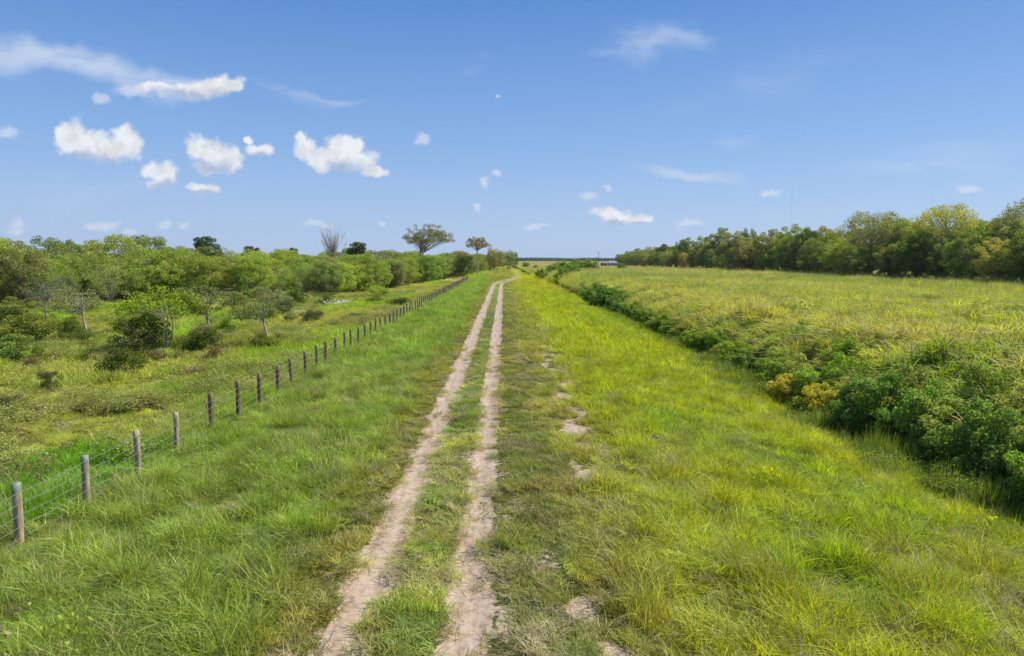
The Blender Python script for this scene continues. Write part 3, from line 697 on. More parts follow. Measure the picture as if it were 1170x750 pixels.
def build_shrubs():
    bush = []
    for i in range(4):
        cm, tm = make_tree_meshes('bush', 800+i, h=2.6, crown_w=3.0, crown_bot=.0, blobs_n=26, leaf=.13, per=260, trunk_r=.06, stems=4, fork=.2, shape='bush', blob_r=.5, bark=M_BARK); bush.append(tree_proto('shrub', cm, tm, 'foliage', 'stems'))
    fine = []
    for i in range(2):
        cm, tm = make_tree_meshes('fine_bush', 820+i, h=2.2, crown_w=2.6, crown_bot=.0, blobs_n=22, leaf=.075, per=420, trunk_r=.05, stems=5, fork=.25, shape='bush', blob_r=.42, bark=M_DARKB); fine.append(tree_proto('shrub', cm, tm, 'foliage', 'stems'))
    ditch = []
    for i in range(5):
        cm, tm = make_tree_meshes('ditch_bush', 840+i, h=2.9, crown_w=3.2, crown_bot=.03, blobs_n=62, leaf=.12, per=210, trunk_r=.05, stems=5, fork=.2, shape='bush', blob_r=.33, bark=M_DARKB); ditch.append(tree_proto('ditch_bush', cm, tm, 'foliage', 'stems'))
    def by_px(pr, px, py, wpx, hpx, c, lb, cat='shrub', w0=3.4, h0=2.9, group=None, dz=0):
        p = at(px, py); m = F/p.y
        return place_tree(pr, p.x, p.y, sx=wpx/m/w0, sz=hpx/m/h0, s=1, colour=c, label=lb, cat=cat, group=group, z=p.z-.05)
    D = (.16, .21, .035); O = (.27, .30, .05); B = (.24, .19, .07)
    by_px(bush[0], 30, 394, 66, 40, O, 'wide olive shrub at the left border of the pasture')
    by_px(bush[1], 84, 388, 36, 30, D, 'dark rounded shrub beside the leaning white stemmed sapling')
    by_px(bush[2], 172, 402, 52, 50, (.15, .20, .025), 'leafy green shrub under the bright yellow green tree')
    by_px(bush[3], 232, 404, 48, 38, D, 'dark spreading shrub right of the bright yellow green tree')
    by_px(bush[0], 140, 428, 64, 34, (.125, .16, .02), 'low dark shrub in front of the bright yellow green tree')
    by_px(fine[0], 36, 421, 30, 22, B, 'small round brownish shrub in the left pasture')
    by_px(fine[1], 58, 447, 32, 36, (.10, .12, .035), 'dark upright shrub below the small brownish shrub')
    by_px(fine[0], 354, 370, 30, 26, (.12, .14, .045), 'dark twiggy shrub near the middle of the pasture')
    by_px(fine[1], 405, 366, 22, 13, (.15, .17, .05), 'small flat shrub just right of the white flowers')
    by_px(bush[1], 8, 372, 60, 26, (.14, .19, .04), 'low green shrub before the wood at the left border')
    by_px(fine[0], 100, 402, 30, 22, (.19, .19, .07), 'small pale olive shrub under the leaning white stemmed sapling')
    by_px(bush[2], 305, 402, 40, 20, (.25, .29, .03), 'low yellow green shrub below the leaning pale sapling')
    by_px(bush[3], 455, 350, 30, 12, (.11, .15, .03), 'low dark shrub at the foot of the wood near the fence')
    by_px(bush[0], 430, 348, 26, 13, (.25, .31, .05), 'low bright green shrub at the foot of the wood')
    by_px(fine[1], 12, 470, 46, 30, (.20, .175, .075), 'brownish weedy shrub behind the second fence post')
    by_px(fine[0], 290, 362, 26, 15, (.17, .19, .06), 'small olive shrub left of the dark twiggy shrub')
    rnd = random.Random(41); spots = []
    while len(spots) < 62:
        y = rnd.uniform(40, 118); x = rnd.uniform(-.80*y, -13)
        if x < float(wood_edge(max(y, 60)))-1 or x > -13-(y-40)*.05 or (x/y > -.30 and rnd.random() < .8): continue
        if y < 52 and rnd.random() < .5: continue
        if any((x-a)**2+(y-b)**2 < 7 for a, b in spots): continue
        spots.append((x, y))
    for i, (x, y) in enumerate(spots):
        c, cn = rnd.choice([((.27, .31, .07), 'olive'), ((.17, .23, .04), 'dark green'), ((.35, .41, .07), 'yellow green'), ((.30, .31, .14), 'greyish'), ((.25, .20, .09), 'brownish')])
        pr = rnd.choice(bush+fine+fine); w = rnd.uniform(.45, 1.15)*(1.15 if y > 75 else .85); hh = w*rnd.uniform(.6, .95)
        lb = '%s shrub among the scattered scrub between the fence and the left wood' % cn
        place_tree(pr, x, y, sx=w, sz=hh, s=1, colour=jit(c), label=lb, cat='shrub', group=lb.replace('shrub among', 'shrubs among'))
    # bright yellow green tree and saplings
    cm, tm = make_tree_meshes('bright_tree', 861, h=4.6, crown_w=6.2, crown_bot=.50, blobs_n=40, leaf=.16, per=150, trunk_r=.10, stems=3, fork=.48, shape='umbrella', blob_r=.62, bark=M_PALE)
    p = at(187, 404); place_tree(tree_proto('young_tree', cm, tm), p.x, p.y, rz=.6, s=.98, colour=(.30, .40, .025), label='bright yellow green young tree with pale stems in the left pasture')
    cm, tm = make_tree_meshes('pale_sapling', 863, h=4.4, crown_w=4.4, crown_bot=.5, blobs_n=26, leaf=.12, per=140, trunk_r=.10, stems=1, fork=.5, shape='round', blob_r=.5, bark=M_PALE, lean=-.22)
    sp = tree_proto('sapling', cm, tm)
    p = at(103, 392); place_tree(sp, p.x, p.y, rz=0, s=1.0, colour=G_GREY, label='leaning white stemmed sapling with grey green leaves in the left pasture')
    p = at(246, 398); place_tree(sp, p.x, p.y, rz=.3, s=1.05, colour=(.26, .28, .10), label='pale green sapling behind the dark spreading shrub')
    p = at(309, 398); place_tree(sp, p.x, p.y, rz=.1, s=.9, colour=(.21, .24, .07), label='sparse leaning pale sapling near the middle of the pasture')
    p = at(53, 372); place_tree(sp, p.x, p.y, rz=2, s=1.1, colour=(.20, .22, .12), label='pale sapling before the wood above the small brownish shrub')
    # white flowering clumps
    for i, (px, py, w, hh, lb) in enumerate(((378, 350, 16, 6, 'white flower clump in the middle of the pasture, left one of the pair'), (392, 350, 14, 7, 'white flower clump in the middle of the pasture, right one of the pair'),
                                     (342, 359, 12, 5, 'faint white flowers left of the dark twiggy shrub'), (481, 338, 8, 4, 'white flower clump close to the fence beside the wood'), (513, 322, 8, 3, 'white flower clump left of the far end of the fence'),
                                     (526, 320.5, 6, 2.5, 'white flower clump touching the far end of the fence'), (143, 383, 12, 8, 'white flowers left of the bright yellow green tree'), (183, 485, 12, 6, 'white flowers behind the wires between the third and fourth fence posts'),
                                     (4, 351, 12, 6, 'white flowers at the left border before the wood'), (208, 562, 9, 5, 'single white bloom in the verge grass in front of the fence'), (57, 408, 9, 5, 'white flowers above the dark upright shrub'),
                                     (489, 349, 4, 4, 'white flowers between far fence posts'), (470, 366, 8, 3, 'white flowers at the foot of the fence, midway along it'))):
        g = np.random.default_rng(900+i); b = MB(); P = g.normal(size=(130, 3))*np.array([.35, .35, .13])+np.array([0, 0, .30]); P[:, 2] = np.abs(P[:, 2])+.12
        b.cards(P, .12, 901+i, asp=.9, upbias=1.2)
        q = at(px, py); m = F/q.y; s = w/m/1.1
        fm = b.mesh('white_bloom', [M_WHITE]); t = MB(); t.blades(30, .3, .42, .02, .3, 950+i); tm_ = t.mesh('flower_stem', [M_LEAF])
        e = bpy.data.objects.new('flowering_plant', None); COL.objects.link(e); e.location = (q.x, q.y, q.z); e.scale = (s, s, hh/m/.5*.75); tag(e, lb, 'flowers', 'white flowering plants')
        for nm, me in (('blossom', fm), ('stems', tm_)):
            o = bpy.data.objects.new(nm, me); COL.objects.link(o); o.parent = e; o.color = (.14, .2, .04, 1)
    b = MB(); g = np.random.default_rng(990)
    for (px, py, n, s) in ((76, 512, 16, .5), (132, 508, 5, .2), (8, 560, 6, .3), (83, 516, 8, .3)):
        q = at(px, py); P = g.normal(size=(n, 3))*np.array([s, s*1.3, .04])+np.array([q.x, q.y, q.z+.32]); b.cards(P, .055, 991+n, asp=1, upbias=1.5)
        for pt in P: b.tube([(pt[0], pt[1], q.z), tuple(pt)], [.004, .003], 3, m=1)
    o = bpy.data.objects.new('wild_flowers', b.mesh('wild_flowers', [M_YEL, M_LEAF])); COL.objects.link(o); o.color = (.14, .2, .04, 1)
    tag(o, 'scattered tiny yellow wild flowers in the green grass behind the nearest wires', 'flowers', kind='stuff')
    # ditch bushes
    rnd = random.Random(23)
    DG = (.24, .37, .07); DM = (.34, .46, .06); DO = (.40, .45, .10)
    def dit(x, y, w, hh, c, lb, grp):
        place_tree(rnd.choice(ditch), x, y, sx=w/3.6, sz=hh/3.2, s=1, colour=jit(c, .12), label=lb, cat='bush', group=grp)
    sp_ = ((15.4, 27.5, 3.6, 3.5, DG, 'big dark green bush in the ditch just right of the golden bushes'), (16.2, 24.4, 3.2, 2.9, DO, 'olive twiggy bush between the two darkest ditch bushes'),
           (15.7, 21.6, 3.4, 3.4, DG, 'large glossy green bush in the ditch near the right border'), (15.9, 18.4, 3.4, 3.3, DM, 'large green bush in the ditch at the right border'),
           (14.6, 30.6, 2.5, 2.2, (.62, .54, .07), 'golden yellow bush in the ditch, nearer of two'), (14.4, 33.6, 2.8, 2.2, (.64, .52, .08), 'golden yellow bush in the ditch, farther of two'),
           (14.6, 99, 7.0, 4.6, (.20, .32, .05), 'large dark bush standing alone at the far part of the ditch'), (15.8, 93, 4.6, 3.4, (.22, .33, .06), 'smaller dark bush joined to the lone large one'))
    for a in sp_: dit(*a[:5], a[5], None)
    y = 16.0; n = 0
    while y < 150:
        big = 1.0 if y < 45 else (.8 if y < 125 else .85)
        for x0, f in ((15.7, 1.15), (17.7, 1.15), (19.6, 1.0)):
            if y > 60 and x0 > 17 and rnd.random() < .3: continue
            x = x0+rnd.uniform(-.6, .8); w = rnd.uniform(2.5, 3.5)*(.75+.25*big); hh = rnd.uniform(1.8, 3.0)*big*f
            c = rnd.choice([DG, DG, DM, DM, DO]) if x0 < 17 else rnd.choice([DM, DO, DO])
            nearest = 'near' if y < 45 else 'far'
            row = 'foot' if x0 < 17 else 'field side'
            lb = '%s bush in the tangle on the %s of the %s ditch' % ({DG: 'dark green', DM: 'mid green', DO: 'pale olive'}[c], row, nearest)
            dit(x, y+rnd.uniform(-.4, .4), w, hh, c, lb, lb.replace(' bush ', ' bushes ')); n += 1
        y += 1.9*(1+y/90)
    # dark bushes around the far ditch
    for i, (px, py, w, hh, lb) in enumerate(((618, 321, 14, 10, 'dark bush right of the grey barrier'), (634, 316, 22, 11, 'dark green bush in the far ditch, leftmost of the cluster'), (652, 318, 22, 13, 'dark green bush in the far ditch, front middle of the cluster'),
                              (662, 311, 22, 11, 'dark green bush in the far ditch, back middle of the cluster'), (674, 312, 18, 12, 'dark green bush in the far ditch, rightmost of the cluster'), (643, 325, 18, 14, 'dark bush at the front left of the far ditch'),
                              (646, 309, 22, 8, 'low bush behind the far ditch cluster'), (709, 309.5, 10, 7, 'small lone dark bush in the field before the metal shed'), (601, 306, 8, 5, 'tiny bush right of the far end of the grey barrier'), (612, 308, 6, 4, 'tiny dark bush in the far field edge'),
                              (890, 332, 34, 9, 'low green bush in the middle of the cane field'), (868, 333, 22, 8, 'dark low bush in the cane field left of the low green bush'))):
        by_px(ditch[i % 5], px, py, w*1.25, hh*1.45, (.27, .38, .06), lb, cat='bush', w0=3.6, h0=3.2)

# ------------------------------------------------------------------ fence
def build_fence():
    m_post = simple_mat('weathered_post', (.40, .28, .16), rough=.9, noise=.45, scale=14, stretch=(1, 1, .18), col2=(.56, .44, .28), bump=.5)
    m_post2 = simple_mat('dark_post', (.19, .12, .07), rough=.9, noise=.4, scale=14, stretch=(1, 1, .18), bump=.5)
    m_cap = simple_mat('greenish_paint', (.22, .25, .17), rough=.7, noise=.3, scale=20)
    m_wire = simple_mat('galvanised_wire', (.36, .36, .29), rough=.5, metal=.4, noise=.15, scale=4)
    e = bpy.data.objects.new('wire_fence', None); COL.objects.link(e); e.location = (-10.2, 9, -.45)
    tag(e, 'long straight fence of round wooden posts and five wires along the left of the track', 'fence')
    pxs = [22, 98, 157, 202, 241, 272, 297, 317.5]
    ys = []
    for px in pxs:
        lo, hi = 6.0, 60.0          # depth on the fence line whose foot projects into this column
        for _ in range(40):
            mid = (lo+hi)/2; q = CM.transposed() @ Vector((-10.2, mid, h1(-10.2, mid)+.5-CAM_H)); u_ = 585+F*q.x/(-q.z)
            lo, hi = (mid, hi) if u_ < px else (lo, mid)
        ys.append(mid)
    step = 2.15
    y = ys[0]-2.2; pre = []
    while y > 6: pre.append(y); y -= 2.2
    ally = pre[::-1]+ys
    while ally[-1] < 192: ally.append(ally[-1]+random.uniform(2.0, 2.35))
    protos = []
    for k in range(5):
        g = np.random.default_rng(60+k); nseg, sd = 9, 12; V = []; hh = 1.42
        for i in range(nseg+1):
            z = -.35+(hh+.35)*i/nseg
            for s in range(sd):
                a = 2*math.pi*s/sd; r = .088*(1-.08*i/nseg)*(1+g.normal()*.035); V.append((r*math.cos(a)+.006*math.sin(i+k), r*math.sin(a), z))
        F_ = [(i*sd+s, i*sd+(s+1) % sd, (i+1)*sd+(s+1) % sd, (i+1)*sd+s) for i in range(nseg) for s in range(sd)]
        V.append((0, 0, hh+.012)); c = len(V)-1; F_ += [(nseg*sd+s, nseg*sd+(s+1) % sd, c) for s in range(sd)]
        me = bpy.data.meshes.new('post'); me.from_pydata(V, [], F_); me.materials.append(m_post); me.materials.append(m_post2); me.materials.append(m_cap)
        if k == 0:
            for p in me.polygons: p.material_index = 2 if p.center.z > hh-.17 else 0
        elif k >= 2:
            for p in me.polygons: p.material_index = 1
        me.polygons.foreach_set('use_smooth', [True]*len(me.polygons)); me.update(); protos.append(me)
    tops = []
    ally = ally[:100]
    for i, y in enumerate(ally):
        k = i-len(pre)
        me = protos[0] if k in (0, 1) else (protos[1] if k in (2, 3) else protos[random.randint(2, 4)])
        o = bpy.data.objects.new('post', me); COL.objects.link(o); x = -10.2+random.uniform(-.03, .03); z = h1(-10.2, y)
        if k == 0: o['label'] = 'grey post with a greenish top'
        o.parent = e; o.location = (x+10.2, y-9, z+.45-.02); o.rotation_euler = (random.uniform(-.025, .025), random.uniform(-.025, .025), random.random()*6)
        o.scale = (random.uniform(.9, 1.1),)*2+(random.uniform(.94, 1.05),)
        tops.append((x, y, z))
    for w, hz in enumerate((.28, .52, .76, 1.0, 1.24)):
        t = MB(); pts = []; rr = []
        for i in range(len(tops)-1):
            a = Vector(tops[i]); b = Vector(tops[i+1])
            for q in range(3):
                f = q/3; p = a.lerp(b, f); pts.append((p.x+.095-10.2*0+10.2, p.y-9, p.z+hz+.45-.03*math.sin(math.pi*f))); rr.append(.0042+.00006*p.y)
        t.tube(pts, rr, 4); o = bpy.data.objects.new('wire', t.mesh('wire', [m_wire], smooth=True)); COL.objects.link(o); o.parent = e

# ------------------------------------------------------------------ boxes for man-made things
def box_mesh(name, boxes, mats, parent, label=None):
    V = []; Fs = []; mi = []
    for (x0, x1, y0, y1, z0, z1, m) in boxes:
        b = len(V); V += [(x0, y0, z0), (x1, y0, z0), (x1, y1, z0), (x0, y1, z0), (x0, y0, z1), (x1, y0, z1), (x1, y1, z1), (x0, y1, z1)]
        for f in ((0, 3, 2, 1), (4, 5, 6, 7), (0, 1, 5, 4), (1, 2, 6, 5), (2, 3, 7, 6), (3, 0, 4, 7)): Fs.append(tuple(b+i for i in f)); mi.append(m)
    o = mesh_obj(name, V, Fs, None, parent)
    for m in mats: o.data.materials.append(m)
    for p, m in zip(o.data.polygons, mi): p.material_index = m
    if label: o['label'] = label
    return o
def prism(name, prof, x0, x1, mat, parent):
    n = len(prof); V = [(x0, y, z) for y, z in prof]+[(x1, y, z) for y, z in prof]
    Fs = [tuple(range(n)), tuple(range(2*n-1, n-1, -1))]+[(i, n+i, n+(i+1) % n, (i+1) % n) for i in range(n)]
    return mesh_obj(name, V, Fs, mat, parent)
def empty(name, loc, rz=0, **k):
    e = bpy.data.objects.new(name, None); COL.objects.link(e); e.location = loc; e.rotation_euler = (0, 0, rz); tag(e, **k); return e

def build_far_things():
    # grey barrier by the bend
    ms = simple_mat('slate_sheet', (.27, .34, .41), rough=.5, noise=.15, scale=2); mp = simple_mat('steel_post', (.16, .17, .18), rough=.6)
    a = at(606, 316.9); b_ = at(587, 305.9)
    e = empty('barrier_fence', (a.x, a.y, a.z), label='low slate grey sheet barrier on the right of the far bend of the track', cat='barrier')
    n = 120; V = []; 
    for i in range(n+1):
        t = i/n; x = (b_.x-a.x)*t; y = (b_.y-a.y)*t; zz = h1(a.x+x, a.y+y)-a.z; o = .06*(i % 2)
        V += [(x+o, y, zz-.1), (x+o, y, zz+1.5), (x+o+.03, y, zz-.1), (x+o+.03, y, zz+1.5)]
    Fs = []
    for i in range(n):
        k = i*4; Fs += [(k, k+4, k+5, k+1), (k+2, k+3, k+7, k+6), (k+1, k+5, k+7, k+3)]
    Fs += [(0, 1, 3, 2), (4*n, 4*n+2, 4*n+3, 4*n+1)]
    mesh_obj('sheet', V, Fs, ms, e)
    pm = None
    for i in range(0, 41):
        t = i/40; x = (b_.x-a.x)*t; y = (b_.y-a.y)*t
        if pm is None: o = box_mesh('post', [(-.06, .06, -.06, .06, -.2, 1.62, 0)], [mp], e); pm = o.data
        else: o = bpy.data.objects.new('post', pm); COL.objects.link(o); o.parent = e
        o.location = (x-.10, y, h1(a.x+x, a.y+y)-a.z)
    # metal shed
    Y = 640; mw = simple_mat('grey_metal_wall', (.33, .33, .36), rough=.6, noise=.1); mr = simple_mat('grey_metal_roof', (.27, .28, .31), rough=.5, noise=.08, scale=1); mwh = simple_mat('cream_wall', (.45, .41, .36), noise=.08); md = simple_mat('dark_opening', (.03, .03, .03))
    x0, x1 = on_depth(696.5, Y), on_depth(731, Y); z = h1(x0, Y); w = x1-x0
    e = empty('metal_shed', (x0, Y, z), label='long low grey metal shed far across the field', cat='shed')
    box_mesh('wall', [(0, w, 0, 10, 0, 2.5, 0)], [mw], e)
    prism('roof', [(-.6, 2.45), (5, 4.4), (10.6, 2.45), (10.6, 2.6), (5, 4.6), (-.6, 2.6)], -.4, w+.4, mr, e)
    for k in range(4): box_mesh('door', [(3+k*6.4, 6+k*6.4, -.05, -.003, 0, 2.1, 0)], [md if k == 3 else mw], e)
    x2, x3 = on_depth(689.7, Y-10), on_depth(696, Y-10)
    e = empty('small_shed', (x2, Y-10, z), label='small cream shed at the left end of the long grey shed', cat='shed')
    box_mesh('wall', [(0, x3-x2, 0, 6, 0, 2.6, 0)], [mwh], e); prism('roof', [(-.3, 2.61), (6.3, 3.3), (6.3, 3.42), (-.3, 2.75)], -.3, x3-x2+.2, mr, e)
    box_mesh('door', [(1, 2, -.05, -.003, 0, 2, 0)], [md], e)
    # pickup
    mk = simple_mat('dark_paint', (.025, .03, .04), rough=.3); mg = simple_mat('pale_glass', (.55, .6, .65), rough=.1); mt = simple_mat('tyre', (.02, .02, .02))
    def wheel(e, x, y, r):
        t = MB(); t.tube([(x, y, r), (x, y+.24, r)], [r, r], 14); 
        o = bpy.data.objects.new('wheel', t.mesh('wheel', [mt])); COL.objects.link(o); o.parent = e
    Yt = 600; xt = on_depth(674, Yt)
    e = empty('pickup_truck', (xt-1.9, Yt, h1(xt, Yt)+.5), label='dark pickup truck with a pale cab window left of the utility pole', cat='truck')
    prism('body', [(-.9, .45), (.9, .45), (.9, 1.05), (-.9, 1.05)], 0, 4.6, mk, e)
    o = mesh_obj('cab', [(1.5, -.8, 1.05), (3.6, -.8, 1.05), (3.2, -.7, 1.75), (1.9, -.7, 1.75), (1.5, .8, 1.05), (3.6, .8, 1.05), (3.2, .7, 1.75), (1.9, .7, 1.75)], [(0, 1, 2, 3), (5, 4, 7, 6), (1, 5, 6, 2), (4, 0, 3, 7), (3, 2, 6, 7)], mk, e)
    o = box_mesh('window', [(1.9, 3.2, -.83, -.805, 1.12, 1.62, 0)], [mg], e)
    for q in (.9, 3.7):
        for yy in (-.98, .74): wheel(e, q, yy, .38)
    Yd = 615; xd = on_depth(687.6, Yd); md2 = simple_mat('black_tank', (.03, .03, .035), rough=.6)
    e = empty('water_tank', (xd, Yd, h1(xd, Yd)), label='small black tank beside the small cream shed', cat='tank')
    t = MB(); t.tube([(0, 0, 0), (0, 0, 2.6)], [.95, .95], 18); t.tube([(0, 0, 2.6), (0, 0, 2.9), (0, 0, 3.05)], [.95, .6, .25], 18)
    o = bpy.data.objects.new('shell', t.mesh('shell', [md2])); COL.objects.link(o); o.parent = e
    # utility poles
    mpole = simple_mat('pole_wood', (.10, .085, .075))
    for px, Yp, hp, lb in ((683.7, 600, 12.5, 'utility pole with a transformer left of the metal shed'), (590.6, 480, 11.5, 'thin pole above the trees at the far bend of the track')):
        x = on_depth(px, Yp); e = empty('utility_pole', (x, Yp, h1(x, Yp)), label=lb, cat='pole', group=None)
        t = MB(); t.tube([(0, 0, -.3), (0, 0, hp)], [.2, .13], 8); o = bpy.data.objects.new('pole', t.mesh('pole', [mpole])); COL.objects.link(o); o.parent = e
        box_mesh('crossarm', [(-1.1, 1.1, -.2, -.08, hp-1.0, hp-.82, 0)], [mpole], e)
        if px > 600:
            t = MB(); t.tube([(-.55, 0, hp*.50), (-.55, 0, hp*.58)], [.38, .38], 10); o = bpy.data.objects.new('transformer', t.mesh('transformer', [mpole])); COL.objects.link(o); o.parent = e
    # radio mast
    mm = simple_mat('mast_steel', (.35, .36, .38), rough=.6); Ym = 1500; x = on_depth(902, Ym); hp = 160; t = MB(); A = [(.55, 0), (-.3, .5), (-.3, -.5)]
    for ax, ay in A: t.tube([(ax, ay, -.5), (ax, ay, hp)], [.035, .035], 4)
    for k in range(80):
        z0 = k*2.0
        for i in range(3): a0 = A[i]; a1 = A[(i+1) % 3]; t.tube([(*a0, z0), (*a1, z0+2)], [.015, .015], 3)
    e = empty('radio_mast', (x, Ym, h1(x, Ym)), label='very thin distant radio mast rising above the right wood', cat='mast')
    o = bpy.data.objects.new('lattice', t.mesh('lattice', [mm])); COL.objects.link(o); o.parent = e
    # far wood on the horizon
    g = np.random.default_rng(5); b = MB(); P = []
    for row, (Yw, xa, xb) in enumerate(((1850, -900, 1700), (1900, -900, 1700), (1960, -900, 1700))):
        x = np.arange(xa, xb, 5.5)
        for xx in x:
            hh = 7.5+5*float(fbm(np.array([xx]), np.array([Yw]), 60, 990+row, 3)[0])*g.uniform(.75, 1.2)
            k = 55; q = g.normal(size=(k, 3)); q /= np.linalg.norm(q, axis=1)[:, None]; q = q*np.array([4.2, 4.2, hh*.5])*(.6+.4*g.random((k, 1)))+np.array([xx, Yw+g.uniform(-10, 10), hh*.5]); P.append(q)
    b.cards(np.concatenate(P), 2.3, 6, asp=.7, upbias=.4)
    o = bpy.data.objects.new('distant_wood', b.mesh('distant_wood', [M_LEAF])); COL.objects.link(o); o.color = (.07, .105, .035, 1)
    tag(o, 'low dark green wood along the horizon beyond the fields', 'wood', kind='stuff')
    # palm-like dark tree by the shed
    t = MB(); t.tube([(0, 0, -.2), (.1, 0, 4), (0, 0, 8)], [.3, .25, .2], 8); c = MB()
    c.blades(60, .3, 3.6, .5, .75, 44, segs=4, spread=1.6, off=(0, 0, 7.6))
    place_tree(('palm_tree', c.mesh('fronds', [M_LEAF]), t.mesh('palm_trunk', [M_DARKB]), 'fronds', 'trunk'), on_depth(733, 600), 600, s=1.1, colour=(.05, .09, .035), label='dark palm like tree beside the right end of the metal shed')

# ------------------------------------------------------------------ sky
SUN_AZ, SUN_EL = R(74), R(53)
def build_sky():
    w = bpy.data.worlds.new('World'); scene.world = w; w.use_nodes = True; nt = w.node_tree; nt.nodes.clear()
    out = N(nt, 'ShaderNodeOutputWorld'); bg = N(nt, 'ShaderNodeBackground'); bg.inputs['Strength'].default_value = SKY_STR
    sky = N(nt, 'ShaderNodeTexSky', sky_type='NISHITA', sun_disc=False, sun_elevation=SUN_EL, sun_rotation=SUN_AZ, altitude=0, air_density=1.0, dust_density=.6, ozone_density=2.0)
    tc = N(nt, 'ShaderNodeTexCoord'); sp = N(nt, 'ShaderNodeSeparateXYZ'); L(nt, tc.outputs['Generated'], sp.inputs[0])
    def math_(op, a, b=None, c=None, clamp=False):
        n = N(nt, 'ShaderNodeMath', operation=op); n.use_clamp = clamp
        for i, v in enumerate((a, b, c)):
            if v is None: continue
            if isinstance(v, (int, float)): n.inputs[i].default_value = v
            else: L(nt, v, n.inputs[i])
        return n.outputs[0]
    yy = math_('MAXIMUM', sp.outputs[1], .02)
    u = math_('DIVIDE', sp.outputs[0], yy); v = math_('DIVIDE', sp.outputs[2], yy)
    cb = N(nt, 'ShaderNodeCombineXYZ'); L(nt, u, cb.inputs[0]); L(nt, v, cb.inputs[1]); uv = cb.outputs[0]
    def noise(vec, scale, detail=7, rough=.58, stretch=None, colour=False, rot=0):
        if stretch or rot:
            mp = N(nt, 'ShaderNodeMapping'); mp.inputs['Scale'].default_value = stretch or (1, 1, 1); mp.inputs['Rotation'].default_value = (0, 0, rot); L(nt, vec, mp.inputs[0]); vec = mp.outputs[0]
        n = N(nt, 'ShaderNodeTexNoise'); n.inputs['Scale'].default_value = scale; n.inputs['Detail'].default_value = detail; n.inputs['Roughness'].default_value = rough; L(nt, vec, n.inputs['Vector'])
        return n.outputs['Color'] if colour else n.outputs['Fac']
    def to_uv(px, py):
        d = ray(px, py); return d.x/d.y, d.z/d.y
    def sm(x, a, b, lo=0.0, hi=1.0):
        m = N(nt, 'ShaderNodeMapRange', interpolation_type='SMOOTHSTEP'); m.inputs[1].default_value = a; m.inputs[2].default_value = b; m.inputs[3].default_value = lo; m.inputs[4].default_value = hi; L(nt, x, m.inputs[0]); return m.outputs[0]
    def vmadd(a_, mul, add):
        q = N(nt, 'ShaderNodeVectorMath', operation='MULTIPLY_ADD'); L(nt, a_, q.inputs[0])
        q.inputs[1].default_value = mul
        if isinstance(add, tuple): q.inputs[2].default_value = add
        else: L(nt, add, q.inputs[2])
        return q.outputs[0]
    def nearest(vec, lobes):
        """1 - smallest normalised distance to the lobes; chained so that the shader compiler keeps few values alive"""
        m = None
        for i, (px, py, rx, ry) in enumerate(lobes):
            if m is not None and i % 4 == 0: vec = vmadd(m, (1e-7, 1e-7, 0), vec)
            cu, cv = to_uv(px, py); kx, ky = F/rx, F/ry
            p = vmadd(vec, (kx, ky, 0), (-cu*kx, -cv*ky, 0)); ln = N(nt, 'ShaderNodeVectorMath', operation='LENGTH'); L(nt, p, ln.inputs[0])
            m = ln.outputs['Value'] if m is None else math_('MINIMUM', m, ln.outputs['Value'])
        return math_('SUBTRACT', 1.0, m)
    def mixc(f, a, b):
        m = N(nt, 'ShaderNodeMix', data_type='RGBA'); L(nt, f, m.inputs[0])
        for s_, k in ((a, 6), (b, 7)):
            if isinstance(s_, tuple): m.inputs[k].default_value = (*s_, 1)
            else: L(nt, s_, m.inputs[k])
        return m.outputs[2]
    # clear sky: Nishita graded towards the photograph's haze-free blue
    skyc = N(nt, 'ShaderNodeVectorMath', operation='MULTIPLY'); skyc.inputs[1].default_value = SKY_TINT; L(nt, sky.outputs[0], skyc.inputs[0])
    rp = N(nt, 'ShaderNodeValToRGB'); e = rp.color_ramp.elements; e[0].position = 0; e[1].position = 1; e[0].color = (.43, .57, .82, 1); e[1].color = (.035, .13, .42, 1)
    for p_, c_ in ((.07, (.355, .515, .80)), (.17, (.225, .415, .765)), (.34, (.088, .245, .63)), (.6, (.05, .17, .50))):
        q = e.new(p_); q.color = (*c_, 1)
    L(nt, sp.outputs[2], rp.inputs[0])
    rk = N(nt, 'ShaderNodeVectorMath', operation='SCALE'); rk.inputs['Scale'].default_value = 1/SKY_STR/2**EXPOSURE; L(nt, rp.outputs[0], rk.inputs[0])
    sg = N(nt, 'ShaderNodeMix', data_type='RGBA'); sg.inputs[0].default_value = .84; L(nt, skyc.outputs[0], sg.inputs[6]); L(nt, rk.outputs[0], sg.inputs[7]); clear = sg.outputs[2]
    K = 1.0/SKY_STR/2**EXPOSURE
    white = tuple(c*K for c in (.86, .88, .92)); grey = tuple(c*K for c in (.44, .54, .74)); cw = tuple(c*K for c in (.66, .74, .88)); pale = tuple(c*K for c in (.74, .79, .90))
    def sector(big, small, shades, cirrus, nrot):
        """one sector of the sky with its own clouds, lobes given as photograph pixels of their direction"""
        def warped(amp, scale, det):
            c = noise(uv, scale, det, .6, colour=True)
            return vmadd(c, (amp, amp, 0), vmadd(uv, (1, 1, 0), (-amp/2, -amp/2, 0)))
        wb = warped(.052, 19, 5); ws = warped(.022, 50, 4); wc = warped(.10, 7, 3)
        fine = math_('MULTIPLY', math_('SUBTRACT', noise(uv, 90, 4, .6), .5), .46)
        aB = sm(math_('ADD', nearest(wb, big), fine), -.16, .46, 0, .95)
        shade = sm(math_('ADD', nearest(wb, shades), fine), -.35, .7, 0, .95)
        bil = sm(noise(wb, 40, 2, .5), .35, .65, .86, 1.04)
        aS = sm(math_('ADD', nearest(ws, small), fine), -.1, .75, 0, .58)
        ns = [noise(uv, 9, 6, .62, stretch=(1, 4.5, 1), rot=-.16), noise(uv, 7, 6, .62, stretch=(1, 3, 1), rot=.35)]
